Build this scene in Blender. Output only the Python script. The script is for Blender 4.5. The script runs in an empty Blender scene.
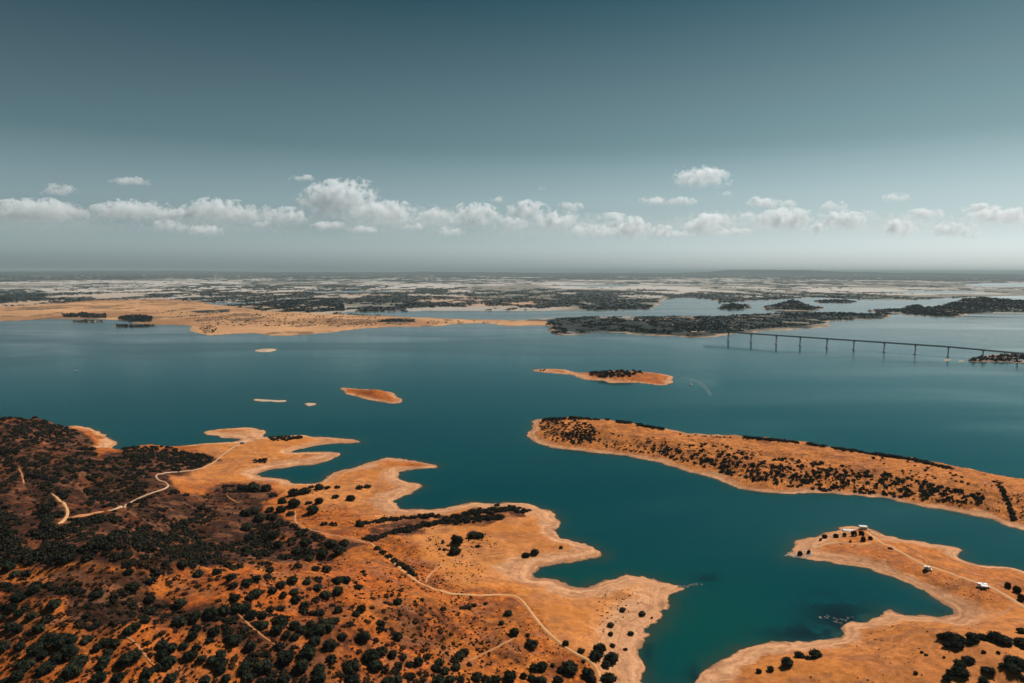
import bpy, math, random
import numpy as np
from mathutils import Matrix, Vector

R = math.radians
H = 220.0            # camera height above the lake
W_PX, H_PX, F = 1024, 683, 690.0
PITCH, ROLL = 5.84, 0.17
scene = bpy.context.scene
col = scene.collection

# ------------------------------------------------------------------ camera
cam = bpy.data.cameras.new("camera")
cam.lens = F / W_PX * 36.0
cam.sensor_width = 36.0
cam.clip_start = 1.0
cam.clip_end = 300000.0
camo = bpy.data.objects.new("camera", cam)
col.objects.link(camo)
camM = Matrix.Rotation(R(90 - PITCH), 4, 'X') @ Matrix.Rotation(R(ROLL), 4, 'Z')
camo.matrix_world = Matrix.Translation((0, 0, H)) @ camM
scene.camera = camo
CM = np.array(camM.to_3x3())

# ------------------------------------------------------------------ sun, sky, exposure
SUN_EL, SUN_AZ = 50.0, 52.0        # azimuth measured to the right of the view
sd = Vector((math.sin(R(SUN_AZ)) * math.cos(R(SUN_EL)), math.cos(R(SUN_AZ)) * math.cos(R(SUN_EL)), math.sin(R(SUN_EL))))
sl = bpy.data.lights.new("sun", 'SUN')
sl.energy = 4.6
sl.angle = R(0.5)
sl.color = (1.0, 0.93, 0.84)
so = bpy.data.objects.new("sun", sl)
so.rotation_euler = sd.to_track_quat('Z', 'Y').to_euler()
col.objects.link(so)

world = bpy.data.worlds.new("World")
scene.world = world
world.use_nodes = True
wt = world.node_tree
for n in list(wt.nodes):
    wt.nodes.remove(n)
wo = wt.nodes.new('ShaderNodeOutputWorld')
bg = wt.nodes.new('ShaderNodeBackground')
sky = wt.nodes.new('ShaderNodeTexSky')
sky.sky_type = 'NISHITA'
sky.sun_disc = False
sky.sun_elevation = R(SUN_EL)
sky.sun_rotation = R(SUN_AZ)
sky.air_density = 1.0
sky.dust_density = 2.0
sky.ozone_density = 1.5
hsv = wt.nodes.new('ShaderNodeHueSaturation')
hsv.inputs['Hue'].default_value = 0.475
hsv.inputs['Saturation'].default_value = 0.62
hsv.inputs['Value'].default_value = 1.0
tc = wt.nodes.new('ShaderNodeTexCoord')
sep = wt.nodes.new('ShaderNodeSeparateXYZ')
ramp = wt.nodes.new('ShaderNodeValToRGB')
SKY_RAMP = [(0.0, (.80, 1.06, 1.20)), (0.03, (.70, .88, 1.0)), (0.06, (.48, .59, .65)), (0.10, (.42, .51, .53)), (0.17, (.215, .30, .305)), (0.25, (.150, .222, .230)), (0.35, (.055, .125, .145)), (1.0, (.045, .10, .12))]
el = ramp.color_ramp.elements
el[0].position, el[0].color = SKY_RAMP[0][0], (*SKY_RAMP[0][1], 1)
el[1].position, el[1].color = SKY_RAMP[-1][0], (*SKY_RAMP[-1][1], 1)
for p, c in SKY_RAMP[1:-1]:
    e = el.new(p)
    e.color = (*c, 1)
mulc = wt.nodes.new('ShaderNodeMix')
mulc.data_type = 'RGBA'
mulc.blend_type = 'MULTIPLY'
mulc.inputs[0].default_value = 1.0
wt.links.new(tc.outputs['Generated'], sep.inputs[0])
wt.links.new(sep.outputs['Z'], ramp.inputs[0])
wt.links.new(sky.outputs[0], hsv.inputs['Color'])
wt.links.new(hsv.outputs[0], mulc.inputs[6])
wt.links.new(ramp.outputs[0], mulc.inputs[7])
wt.links.new(mulc.outputs[2], bg.inputs['Color'])
bg.inputs['Strength'].default_value = 0.12
wt.links.new(bg.outputs[0], wo.inputs['Surface'])

scene.view_settings.view_transform = 'Standard'
scene.view_settings.look = 'None'
scene.view_settings.gamma = 1.0
scene.view_settings.use_curve_mapping = False
scene.view_settings.exposure = 0.35
scene.render.engine = 'CYCLES'
scene.cycles.use_denoising = True
scene.cycles.max_bounces = 8
scene.cycles.diffuse_bounces = 2
scene.cycles.glossy_bounces = 2
scene.cycles.volume_bounces = 4
scene.cycles.transparent_max_bounces = 8
scene.cycles.volume_step_rate = 1.0
scene.cycles.volume_max_steps = 256

random.seed(7)
rng = np.random.default_rng(11)

# ------------------------------------------------------------------ helpers
def tag(o, label=None, cat=None, group=None, kind=None):
    if label: o['label'] = label
    if cat: o['category'] = cat
    if group: o['group'] = group
    if kind: o['kind'] = kind
    return o

def rays(px, py):
    px = np.asarray(px, float); py = np.asarray(py, float)
    d = np.stack([(px - W_PX / 2) / F, (H_PX / 2 - py) / F, -np.ones_like(px)], -1)
    return d @ CM.T

def ground0(px, py, z=0.0):
    d = rays(px, py)
    t = (z - H) / np.minimum(d[..., 2], -1e-5)
    return d[..., 0] * t, d[..., 1] * t

def project(x, y, z):
    v = np.stack([x, y, z - H], -1) @ CM
    return W_PX / 2 + F * v[..., 0] / -v[..., 2], H_PX / 2 - F * v[..., 1] / -v[..., 2], -v[..., 2]

def _hash(ix, iy, seed):
    h = (ix.astype(np.int64) * 374761393 + iy.astype(np.int64) * 668265263 + seed * 1442695041) & 0xFFFFFFFF
    h = ((h ^ (h >> 13)) * 1274126177) & 0xFFFFFFFF
    h = h ^ (h >> 16)
    return (h & 0xFFFF).astype(np.float32) / 65535.0

def vnoise(x, y, seed=0):
    ix = np.floor(x); iy = np.floor(y)
    fx = (x - ix).astype(np.float32); fy = (y - iy).astype(np.float32)
    fx = fx * fx * (3 - 2 * fx); fy = fy * fy * (3 - 2 * fy)
    a = _hash(ix, iy, seed); b = _hash(ix + 1, iy, seed); c = _hash(ix, iy + 1, seed); d = _hash(ix + 1, iy + 1, seed)
    return (a + (b - a) * fx) * (1 - fy) + (c + (d - c) * fx) * fy

def fbm(x, y, octs=4, seed=0, gain=0.5):
    s = 0; a = 1.0; t = 0
    for k in range(octs):
        c, sn = math.cos(0.6 * k), math.sin(0.6 * k)
        s = s + a * vnoise((x * c - y * sn) * 2 ** k + 17.3 * k, (x * sn + y * c) * 2 ** k - 9.1 * k, seed + k * 31)
        t += a; a *= gain
    return s / t

def sstep(a, b, x):
    t = np.clip((x - a) / (b - a), 0, 1)
    return t * t * (3 - 2 * t)

def catmull(pts, n=3, closed=True):
    P = np.array(pts, float); m = len(P); out = []
    rngi = range(m) if closed else range(m - 1)
    for i in rngi:
        if closed:
            p0, p1, p2, p3 = P[i - 1], P[i], P[(i + 1) % m], P[(i + 2) % m]
        else:
            p0, p1, p2, p3 = P[max(i - 1, 0)], P[i], P[i + 1], P[min(i + 2, m - 1)]
        for k in range(n):
            t = k / n
            out.append(0.5 * ((2 * p1) + (-p0 + p2) * t + (2 * p0 - 5 * p1 + 4 * p2 - p3) * t * t + (-p0 + 3 * p1 - 3 * p2 + p3) * t ** 3))
    if not closed: out.append(P[-1])
    return np.array(out)

def in_poly(px, py, poly):
    px = np.asarray(px); py = np.asarray(py)
    ins = np.zeros(px.shape, bool)
    P = np.asarray(poly, float)
    for i in range(len(P)):
        x0, y0 = P[i - 1]; x1, y1 = P[i]
        if y0 == y1: continue
        c = ((y0 > py) != (y1 > py)) & (px < (x1 - x0) * (py - y0) / (y1 - y0) + x0)
        ins ^= c
    return ins

def poly_sd(px, py, poly):
    P = np.asarray(poly, float)
    d2 = np.full(np.shape(px), 1e18, np.float64)
    for i in range(len(P)):
        ax, ay = P[i - 1]; bx, by = P[i]
        ex, ey = bx - ax, by - ay
        L = ex * ex + ey * ey + 1e-12
        t = np.clip(((px - ax) * ex + (py - ay) * ey) / L, 0, 1)
        d2 = np.minimum(d2, (px - ax - t * ex) ** 2 + (py - ay - t * ey) ** 2)
    return np.where(in_poly(px, py, P), 1, -1) * np.sqrt(d2)

def mesh_np(name, verts, faces, mat=None, smooth=True, parent=None):
    """faces: (n,k) int array"""
    me = bpy.data.meshes.new(name)
    verts = np.asarray(verts, np.float32); faces = np.asarray(faces, np.int32)
    n, k = faces.shape
    me.vertices.add(len(verts)); me.vertices.foreach_set('co', verts.ravel())
    me.loops.add(n * k); me.loops.foreach_set('vertex_index', faces.ravel())
    me.polygons.add(n)
    me.polygons.foreach_set('loop_start', np.arange(0, n * k, k, dtype=np.int32))
    me.polygons.foreach_set('loop_total', np.full(n, k, np.int32))
    me.polygons.foreach_set('use_smooth', np.full(n, smooth))
    me.update(calc_edges=True)
    if mat: me.materials.append(mat)
    o = bpy.data.objects.new(name, me)
    col.objects.link(o)
    if parent: o.parent = parent
    return o

class MB:
    """collects boxes / prisms / tubes as one mesh"""
    def __init__(s): s.v = []; s.f = []
    def add(s, v, f):
        b = len(s.v); s.v += [tuple(p) for p in v]; s.f += [tuple(i + b for i in q) for q in f]
    def box(s, c, d, M=None, taper=1.0):
        x, y, z = [k / 2 for k in d]
        vs = []
        for sz in (-1, 1):
            t = taper if sz > 0 else 1.0
            for sx, sy in ((-1, -1), (1, -1), (1, 1), (-1, 1)):
                p = Vector((sx * x * t, sy * y * t, sz * z))
                if M is not None: p = M @ p
                vs.append(p + Vector(c))
        s.add(vs, [(0, 3, 2, 1), (4, 5, 6, 7), (0, 1, 5, 4), (1, 2, 6, 5), (2, 3, 7, 6), (3, 0, 4, 7)])
    def prism(s, prof, x0, x1):   # profile in (y,z), extruded along x
        n = len(prof)
        vs = [(x0, p[0], p[1]) for p in prof] + [(x1, p[0], p[1]) for p in prof]
        s.add(vs, [tuple(range(n - 1, -1, -1)), tuple(range(n, 2 * n))] + [(i, (i + 1) % n, (i + 1) % n + n, i + n) for i in range(n)])
    def cyl(s, a, b, r0, r1, n=8):
        a = Vector(a); b = Vector(b); ax = (b - a).normalized()
        u = ax.orthogonal().normalized(); w = ax.cross(u)
        vs = []
        for p, r in ((a, r0), (b, r1)):
            for i in range(n):
                t = 2 * math.pi * i / n
                vs.append(p + (u * math.cos(t) + w * math.sin(t)) * r)
        s.add(vs, [tuple(range(n - 1, -1, -1)), tuple(range(n, 2 * n))] + [(i, (i + 1) % n, (i + 1) % n + n, i + n) for i in range(n)])
    def build(s, name, mat, parent=None, bevel=0, link=True):
        me = bpy.data.meshes.new(name)
        me.from_pydata([tuple(p) for p in s.v], [], s.f)
        me.materials.append(mat); me.update()
        o = bpy.data.objects.new(name, me)
        if link: col.objects.link(o)
        if parent: o.parent = parent
        if bevel:
            m = o.modifiers.new('bevel', 'BEVEL'); m.width = bevel; m.segments = 2
        return o

def empty(name, loc, rz=0):
    o = bpy.data.objects.new(name, None)
    o.location = loc; o.rotation_euler = (0, 0, rz); o.empty_display_size = 1
    col.objects.link(o)
    return o

def new_mat(name):
    m = bpy.data.materials.new(name); m.use_nodes = True
    return m, m.node_tree, m.node_tree.nodes['Principled BSDF']

def simple_mat(name, c, rough=0.6, metal=0.0, noise=0.0, scale=1.0, c2=None):
    m, nt, b = new_mat(name)
    b.inputs['Roughness'].default_value = rough
    b.inputs['Metallic'].default_value = metal
    b.inputs['Base Color'].default_value = (*c, 1)
    if noise or c2:
        t = nt.nodes.new('ShaderNodeTexCoord'); n = nt.nodes.new('ShaderNodeTexNoise')
        n.inputs['Scale'].default_value = scale; n.inputs['Detail'].default_value = 4
        nt.links.new(t.outputs['Object'], n.inputs['Vector'])
        r = nt.nodes.new('ShaderNodeMix'); r.data_type = 'RGBA'
        r.inputs[6].default_value = (*c, 1)
        r.inputs[7].default_value = (*(c2 or tuple(k * (1 - noise) for k in c)), 1)
        nt.links.new(n.outputs['Fac'], r.inputs[0]); nt.links.new(r.outputs[2], b.inputs['Base Color'])
    return m

# ------------------------------------------------------------------ outlines (traced, on the water plane)
MAIN = [(-500, 452), (-200, 440), (-60, 434), (0, 431), (40, 429), (70, 426), (84, 427), (99, 431), (101, 435), (114, 443), (112, 448), (120, 451.5), (128, 449), (145, 446), (174, 447),
        (207, 443.5), (236, 441.5), (238, 438.5), (220, 437), (207, 434.5), (206, 432), (219, 429), (244, 427.6), (256, 428), (265, 431), (262, 436), (273, 437), (297, 435), (318, 437),
        (345, 438.5), (358, 440), (359, 443), (331, 444), (306, 447.6), (295, 452), (318, 451.5), (339, 453), (338, 456), (318, 464), (281, 468), (258, 474.6), (281, 478.7),
        (297, 483), (322, 482), (335, 472.5), (360, 466), (380, 458.5), (401, 458), (420, 462), (434, 465), (433, 467.5), (409, 470), (397, 475), (401, 480), (426, 486), (418, 491),
        (401, 497), (394, 503.5), (400, 508.5), (420, 509.5), (438, 509.5), (463, 504), (471, 501.5), (486, 503), (517, 502.3), (538, 507), (556, 515), (559, 526), (557, 534.6),
        (579, 543), (598, 550), (600, 557), (575, 561.6), (546, 568), (534, 573), (536, 578), (555, 581.4), (571, 588), (588, 586.4), (604, 579), (625, 575), (646, 576),
        (666, 581.4), (681, 586.4), (682, 590), (673, 599), (668, 611), (658, 626), (644, 640), (639.5, 648.5), (643, 665), (648, 683), (655, 720), (640, 900), (600, 1300), (-1200, 1300), (-1000, 500)]
RIGHT = [(650, 760), (693, 683), (707, 671), (730, 656), (757, 646), (791, 642), (828, 641), (844.6, 636), (846, 629), (868, 620), (881.5, 612.5), (891.6, 610), (905, 615), (932, 617.6),
         (948.7, 616), (953.8, 610), (945, 603.5), (928.6, 594), (908, 584.6), (888, 575.6), (868, 569), (844.6, 564.5), (814, 560.5), (795, 557.8), (785, 556.4), (791, 550.4), (796, 542), (807.6, 537),
         (828, 533), (841, 531.5), (843, 528), (865, 527.5), (888, 535), (922, 542), (945, 545), (962, 550.4), (964, 559), (982, 565), (1006, 567), (1022.6, 571), (1060, 580), (1250, 600), (2200, 700), (2200, 1300), (600, 1300)]
LONG = [(527, 437), (530, 430), (535, 420.5), (549, 419), (589, 419), (638, 425), (667, 429), (692, 433.5), (722, 434.5), (751, 437), (795, 442), (835, 448), (874, 454), (914, 460), (943, 465.5),
        (963, 469), (992, 475.3), (1024, 480), (1100, 490), (1300, 520), (1500, 580), (1200, 570), (1080, 548), (1024, 530.5), (1012, 527), (992, 519.6), (953, 512), (914, 505), (874, 497), (815, 493.5),
        (766, 492.5), (737, 487.6), (717, 479), (687, 471.4), (658, 462.5), (628, 456.6), (589, 451.7), (549, 447), (532, 441)]
ISL_A = [(340, 388), (350.5, 388), (365, 389.6), (381, 391), (395, 392.6), (396.6, 396.7), (402.8, 400), (395, 403.6), (374.4, 401), (357, 396.7), (343.7, 392.6)]
ISL_B = [(531.6, 371), (542, 368.9), (566, 369.6), (576, 372.4), (590, 372.2), (614, 371.5), (644, 371.5), (671, 375.7), (672.8, 379.6), (666.6, 385.5), (637, 382.6), (610, 383), (603, 380.8), (583, 379.6), (572.6, 375), (552, 373.3)]
SLIVERS = [[(254, 350.5), (262, 348.8), (272, 348.6), (277, 350), (270, 352), (259, 352)],
           [(254, 399), (266, 399.3), (276, 400), (287, 400), (286, 402), (270, 401.8), (256, 400.8)],
           [(304, 404.2), (308, 403), (314, 403.4), (315, 405), (309, 406)]]
FAR = [(-700, 318), (-200, 320), (0, 321), (20, 320.3), (63, 319), (90, 319.5), (116, 320), (135, 323), (156, 324.7), (172, 325.2), (186, 325.4), (195, 328), (192, 331), (200, 333.6), (212, 334.7), (252, 333.7), (282, 335.7), (305, 335), (340, 331),
       (381, 327.7), (443, 326), (448, 323.8), (487, 323), (511, 326), (542, 325.6), (549, 328), (544.6, 333), (557, 336), (583, 335), (595, 332.5), (627, 332.7), (631, 334), (680, 336.8), (692, 338), (707, 337.6), (717, 335.6),
       (764, 331.5), (814, 328.5), (831, 325.2), (826, 322.3), (841, 320.6), (884, 318.8), (898, 316), (880, 313.6), (814, 312.4), (781, 313), (747, 314.8), (713, 316), (680, 316.3), (583, 316.3), (542, 318.4), (521, 320.3),
       (446, 318.6), (400, 316.5), (350, 314.2), (338, 313), (350, 312), (443, 311), (569, 311), (658, 309.4), (680, 307.5), (713, 303.4), (760, 300.5), (814, 297.5), (868, 299.8), (908, 300.2), (950, 298), (1024, 295.5), (1300, 294), (1900, 292), (1900, 273.2), (-900, 271)]
RPEN = [(868, 311.2), (880, 309.6), (893, 309), (927, 307.6), (945, 304), (959, 300.5), (985, 301.5), (1024, 302), (1300, 303), (1300, 316), (1024, 313.3), (982, 313.3), (962, 315.5), (949, 317.6), (925, 316.4), (900, 315), (880, 314.4)]
RCLUST = [(965, 360.2), (976, 358), (985, 357), (999, 354.5), (1024, 353.5), (1150, 350), (1150, 372), (1060, 366), (1024, 363.5), (996, 362.3), (975, 362)]
ISLES = [[(717, 306.5), (722, 304.6), (735, 304), (748, 304.8), (750, 308), (740, 310), (724, 310)],
         [(762, 307), (772, 305), (790, 304), (812, 306), (824, 308.6), (812, 311), (785, 311), (768, 310)],
         [(814, 301), (826, 299.4), (845, 299.6), (858, 301), (852, 303), (835, 303.6), (820, 303.2)],
         [(905, 307), (912, 304.8), (921, 305.2), (925, 307.4), (918, 309.6), (909, 309.4)],
         [(942, 360), (947, 359.2), (952, 360), (947, 361.2)], [(957, 361), (962, 360.4), (965, 361.2), (960, 362)],
         [(66, 321), (85, 320.4), (106, 320.6), (100, 322), (75, 322)],
         [(118, 325.6), (134, 325), (152, 325.9), (140, 327), (124, 326.8)]]
FISL = []
polys_w = []
for P, n, hp in ([(MAIN, 3, 0), (RIGHT, 3, 0), (LONG, 3, 0), (ISL_A, 3, 0), (ISL_B, 3, 0), (FAR, 1, 0), (RPEN, 2, 0), (RCLUST, 2, 0)] + [(s, 2, 0) for s in SLIVERS] + [(s, 2, 0) for s in ISLES]):
    Q = catmull(P, n)
    x, y = ground0(Q[:, 0], np.maximum(Q[:, 1], 271.9 + 0.0))
    polys_w.append(np.stack([x, y], 1))

HOLES = [[(965, 284.6), (985, 283.5), (1060, 283), (1060, 286.5), (1000, 287), (975, 286)], [(650, 309.8), (660, 303), (668, 299.2), (690, 298), (712, 300), (718, 303.4), (700, 306.6), (684, 310)],
         [(205, 303.4), (235, 302.6), (262, 303.3), (240, 304.8), (215, 304.8)], [(560, 285.4), (600, 284.7), (640, 285.6), (600, 286.8)], [(880, 292), (940, 291), (990, 292), (940, 293.4)], [(300, 291.6), (350, 291), (400, 291.8), (350, 292.6)]]
holes_w = []
for P in HOLES:
    Q = catmull(P, 2); x, y = ground0(Q[:, 0], Q[:, 1]); holes_w.append(np.stack([x, y], 1))

# ------------------------------------------------------------------ terrain grid
u_in = np.arange(-0.80, 0.80001, 1.0 / 680)
u_l = -0.80 - np.cumsum(np.geomspace(1.0 / 500, 0.2, 40))[::-1]
US = np.concatenate([u_l, u_in, -u_l[::-1]])
v = np.concatenate([np.linspace(3.4, 0.70, 60, endpoint=False), np.arange(0.70, 0.02, -0.62 / 690), np.geomspace(0.02, H / 70000.0, 70)])
YS = H / v
NU, NY = len(US), len(YS)
UU, YY = np.meshgrid(US, YS)
GX, GY = UU * YY, YY

def land_distance(GX, GY):
    D = np.full(GX.shape, -1e9)
    T = 36
    for j0 in range(0, GX.shape[0], T):
        for i0 in range(0, GX.shape[1], T):
            x = GX[j0:j0 + T, i0:i0 + T]; y = GY[j0:j0 + T, i0:i0 + T]
            xa, xb, ya, yb = x.min(), x.max(), y.min(), y.max()
            cut = max(450.0, 0.15 * ya)
            best = np.full(x.shape, -cut)
            for P in polys_w:
                A = P; B = np.roll(P, -1, 0)
                if P[:, 0].min() > xb + cut or P[:, 0].max() < xa - cut or P[:, 1].min() > yb + cut or P[:, 1].max() < ya - cut: continue
                sx0 = np.minimum(A[:, 0], B[:, 0]); sx1 = np.maximum(A[:, 0], B[:, 0]); sy0 = np.minimum(A[:, 1], B[:, 1]); sy1 = np.maximum(A[:, 1], B[:, 1])
                near = (sx0 < xb + cut) & (sx1 > xa - cut) & (sy0 < yb + cut) & (sy1 > ya - cut)
                d2 = np.full(x.shape, cut * cut)
                idx = np.nonzero(near)[0]
                for i in idx:
                    ax, ay = A[i]; ex, ey = B[i] - A[i]
                    t = np.clip(((x - ax) * ex + (y - ay) * ey) / (ex * ex + ey * ey + 1e-9), 0, 1)
                    d2 = np.minimum(d2, (x - ax - t * ex) ** 2 + (y - ay - t * ey) ** 2)
                ins = np.zeros(x.shape, bool)
                for i in np.nonzero((sy0 <= yb) & (sy1 >= ya) & (sx1 >= xa))[0]:
                    ax, ay = A[i]; bx, by = B[i]
                    if ay == by: continue
                    ins ^= ((ay > y) != (by > y)) & (x < (bx - ax) * (y - ay) / (by - ay) + ax)
                best = np.maximum(best, np.where(ins, 1, -1) * np.sqrt(d2))
            for P in holes_w:
                if P[:, 0].min() > xb + 600 or P[:, 0].max() < xa - 600 or P[:, 1].min() > yb + 600 or P[:, 1].max() < ya - 600: continue
                best = np.minimum(best, -poly_sd(x, y, P))
            D[j0:j0 + T, i0:i0 + T] = best
    return D

D0 = land_distance(GX, GY)
dist = np.hypot(GX, GY)
D = D0 + ((fbm(GX / 14, GY / 14, 4, 3) - 0.5) * 11 + (fbm(GX / 4, GY / 4, 2, 12) - .5) * 2.5) * (1 - sstep(1500, 2400, dist)) + (fbm(GX / 45, GY / 45, 2, 6) - .5) * 8 * sstep(8, 22, np.abs(D0) + 14) * (1 - sstep(1500, 2400, dist)) + (fbm(GX / 80, GY / 130, 5, 4) - 0.5) * 85 * sstep(1900, 2600, dist)
near_m = 1 - sstep(1900, 2600, dist)

hgt = np.where(D > 0, np.minimum(D, 22) * 0.10, np.maximum(D * 0.16, -9))
inl = sstep(12, 130, D)
BUMPS = [  # px, py (on the plane), height, radius in metres
    (20, 446, 22, 120), (-60, 470, 20, 160), (70, 470, 9, 90), (20, 505, 14, 90), (-40, 560, 22, 110), (60, 600, 26, 75), (-40, 640, 30, 90), (170, 655, 17, 45), (120, 640, 14, 40),
    (215, 600, 9, 38), (290, 585, 10, 60), (300, 650, 12, 45), (390, 620, 9, 50), (130, 575, 8, 50), (180, 520, 7, 60), (300, 545, 6, 50), (400, 548, 3, 30), (470, 620, 4, 45),
    (150, 451, 6, 45), (60, 720, 34, 90), (300, 740, 22, 90), (480, 520, 3.5, 40), (560, 650, 3, 40), (625, 600, 2.5, 22),
    (695, 437, -9, 42), (618, 377, 10, 45), (372, 395, 6, 32), (890, 560, 3, 30), (975, 590, 3.5, 28), (960, 660, 7, 45), (850, 680, 5, 40), (1040, 700, 14, 80),
    (790, 307.5, 48, 240), (734, 307, 16, 160), (835, 301.5, 14, 260), (915, 307, 14, 160), (935, 307, 44, 300), (962, 306, 40, 300), (1020, 307, 22, 600), (600, 326, 16, 260), (700, 325, 14, 300)]
for bx, by, bh, br in BUMPS:
    cx, cy = ground0(bx, by)
    rr = np.maximum(br, 1)
    hgt = hgt + bh * np.exp(-((GX - cx) ** 2 + (GY - cy) ** 2) / (rr * rr)) * sstep(2, 0.8 * br, D)
main_m = ((GX < 110) & (D > 0)) * near_m
ridg = 1 - np.abs(2 * fbm(GX / 95 + 3, GY / 95, 4, 21) - 1) * 2.2
wl = sstep(60, -160, GX) * near_m * inl
hgt += wl * (fbm(GX / 70, GY / 70, 4, 77) - 0.45) * 19 + wl * ridg * 6.0
hgt += near_m * inl * (fbm(GX / 38, GY / 38, 4, 5) - 0.5) * 8.5 + near_m * sstep(3, 30, D) * (fbm(GX / 11, GY / 11, 3, 9) - 0.5) * 2.0
# the long island's ridge lies nearer its far shore
lx, ly = ground0(np.array([540, 600, 700, 800, 900, 960, 1024, 1150]), np.array([429, 430, 443, 456, 469, 480, 492, 515]))
LSD = poly_sd(GX[::4, ::4], GY[::4, ::4], polys_w[2])
from_long = np.repeat(np.repeat(LSD, 4, 0), 4, 1)[:NY, :NU]
m_long = (from_long > 0) * 1.0
hgt += m_long * (sstep(4, 62, D) * 12 + sstep(10, 40, D) * (fbm(GX / 22, GY / 22, 3, 55) - 0.5) * 6)
# far plains
fx = sstep(2300, 4500, dist)
fi = sstep(20, 500, D) * fx
hgt += fi * (3 + (fbm(GX / 1500, GY / 900, 4, 41) - 0.42) * (14 + 70 * sstep(9000, 34000, dist)))
hgt += sstep(0, 25000, D * 20) * sstep(30000, 42000, GY) * (30 + 130 * (fbm(GX / 9000 + 5, GY / 30000, 4, 61) - 0.25))
for bx, by, bh, rx_ in [(745, 274.5, 275, 1500), (790, 274.8, 250, 2300), (850, 275, 120, 2500), (700, 274.8, 90, 1800), (930, 275.3, 80, 4500), (180, 273, 60, 5000), (430, 273.6, 70, 5000)]:
    d = rays(bx, by); cy = 44000.0; cx = d[0] / d[1] * cy
    hgt += bh * np.exp(-((GX - cx) / rx_) ** 2 - ((GY - cy) / 4500) ** 2)
hgt = np.minimum(hgt, 330)
hgt = np.where(D > 0, np.maximum(hgt, np.minimum(D * .07, 1.4)), hgt)
GZ = hgt

rowi = np.arange(NY); coli = np.arange(NU)
def sample(A, x, y):
    y = np.maximum(y, YS[0]); u = np.clip(x / y, US[0], US[-1])
    fj = np.interp(y, YS, rowi); fi_ = np.interp(u, US, coli)
    j = np.clip(fj.astype(int), 0, NY - 2); i = np.clip(fi_.astype(int), 0, NU - 2)
    a = fj - j; b = fi_ - i
    return (A[j, i] * (1 - b) + A[j, i + 1] * b) * (1 - a) + (A[j + 1, i] * (1 - b) + A[j + 1, i + 1] * b) * a

def hit(px, py):
    """first point of the terrain (or water) seen through each pixel"""
    px = np.atleast_1d(np.asarray(px, float)); py = np.atleast_1d(np.asarray(py, float))
    d = rays(px, py); d2 = np.minimum(d[:, 2], -1e-4)
    t0 = (60 - H) / d2; t1 = (0 - H) / d2
    best = t1.copy(); done = np.zeros(len(px), bool)
    N = 160
    for k in range(N + 1):
        t = t0 + (t1 - t0) * k / N
        z = H + d2 * t
        g = sample(GZ, d[:, 0] * t, d[:, 1] * t)
        new = (~done) & (z <= np.maximum(g, 0))
        best[new] = t[new]; done |= new
    step = (t1 - t0) / N
    lo = best - step; hi = best.copy()
    for _ in range(9):
        mid = (lo + hi) / 2
        under = H + d2 * mid <= np.maximum(sample(GZ, d[:, 0] * mid, d[:, 1] * mid), 0)
        hi = np.where(under, mid, hi); lo = np.where(under, lo, mid)
    best = hi
    x = d[:, 0] * best; y = d[:, 1] * best
    return x, y, np.maximum(sample(GZ, x, y), -1)

# pixel coordinates of every terrain vertex, for the traced ground zones
PXv, PYv, _ = project(GX, GY, GZ)
PX0, PY0 = PXv, PYv

WRX = PXv + (fbm(GX / 26, GY / 26, 4, 401) - .5) * 34 * np.clip(500 / dist, .15, 1.3)
WRY = PYv + (fbm(GX / 26, GY / 26, 4, 402) - .5) * 20 * np.clip(500 / dist, .15, 1.3)
def zone(poly, soft=3.0, warp=False):
    P = np.array(poly, float)
    PXv, PYv = (WRX, WRY) if warp else (PX0, PY0)
    x0, y0 = P.min(0) - 4 * soft; x1, y1 = P.max(0) + 4 * soft
    m = (PXv > x0) & (PXv < x1) & (PYv > y0) & (PYv < y1)
    out = np.zeros(PXv.shape)
    if m.any():
        s = poly_sd(PXv[m], PYv[m], P)
        out[m] = sstep(-soft, soft, s)
    return out

Z_SCRUB = [([(-900, 380), (0, 405), (40, 405), (70, 427), (92, 440), (100, 456), (124, 455), (160, 452), (200, 456), (216, 462), (195, 471), (172, 476), (170, 492), (200, 497), (226, 484), (256, 482), (272, 495), (262, 515), (290, 522), (330, 540), (362, 545), (335, 560),
             (250, 560), (215, 567), (150, 573), (100, 562), (60, 563), (0, 562), (-900, 600)], 1.0, 4),
           ([(-40, 583), (30, 583), (85, 583), (92, 592), (40, 594), (-40, 590)], .9, 3),
           ([(55, 572), (110, 568), (150, 575), (150, 592), (110, 588), (62, 590)], .75, 5),
           ([(75, 592), (130, 590), (165, 600), (180, 612), (230, 608), (262, 622), (300, 650), (335, 690), (255, 690), (240, 640), (190, 628), (140, 622), (85, 636), (72, 612)], .68, 5),
           ([(370, 600), (410, 596), (470, 622), (470, 645), (430, 650), (385, 640)], .35, 9),
           ([(484, 650), (510, 646), (535, 652), (530, 664), (490, 666)], .4, 4),
           ([(366, 540), (380, 522), (440, 513), (512, 504), (532, 508), (528, 519), (470, 524), (400, 535)], .55, 2),
           ([(255, 640), (340, 600), (380, 650), (400, 690), (240, 700)], .3, 10)]
Z_SAND = [([(300, 430), (470, 495), (540, 500), (610, 555), (540, 576), (690, 580), (670, 620), (650, 690), (612, 690), (590, 655), (560, 640), (520, 590), (440, 582), (425, 548), (395, 535), (360, 512), (300, 505), (270, 480), (170, 486), (185, 470), (200, 455), (190, 420)], .62, 7),
          ([(640, 760), (690, 660), (880, 600), (960, 610), (1100, 600), (1100, 760)], .55, 9),
          ([(780, 560), (780, 525), (1100, 560), (1100, 620), (960, 612)], .35, 3)]
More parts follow.
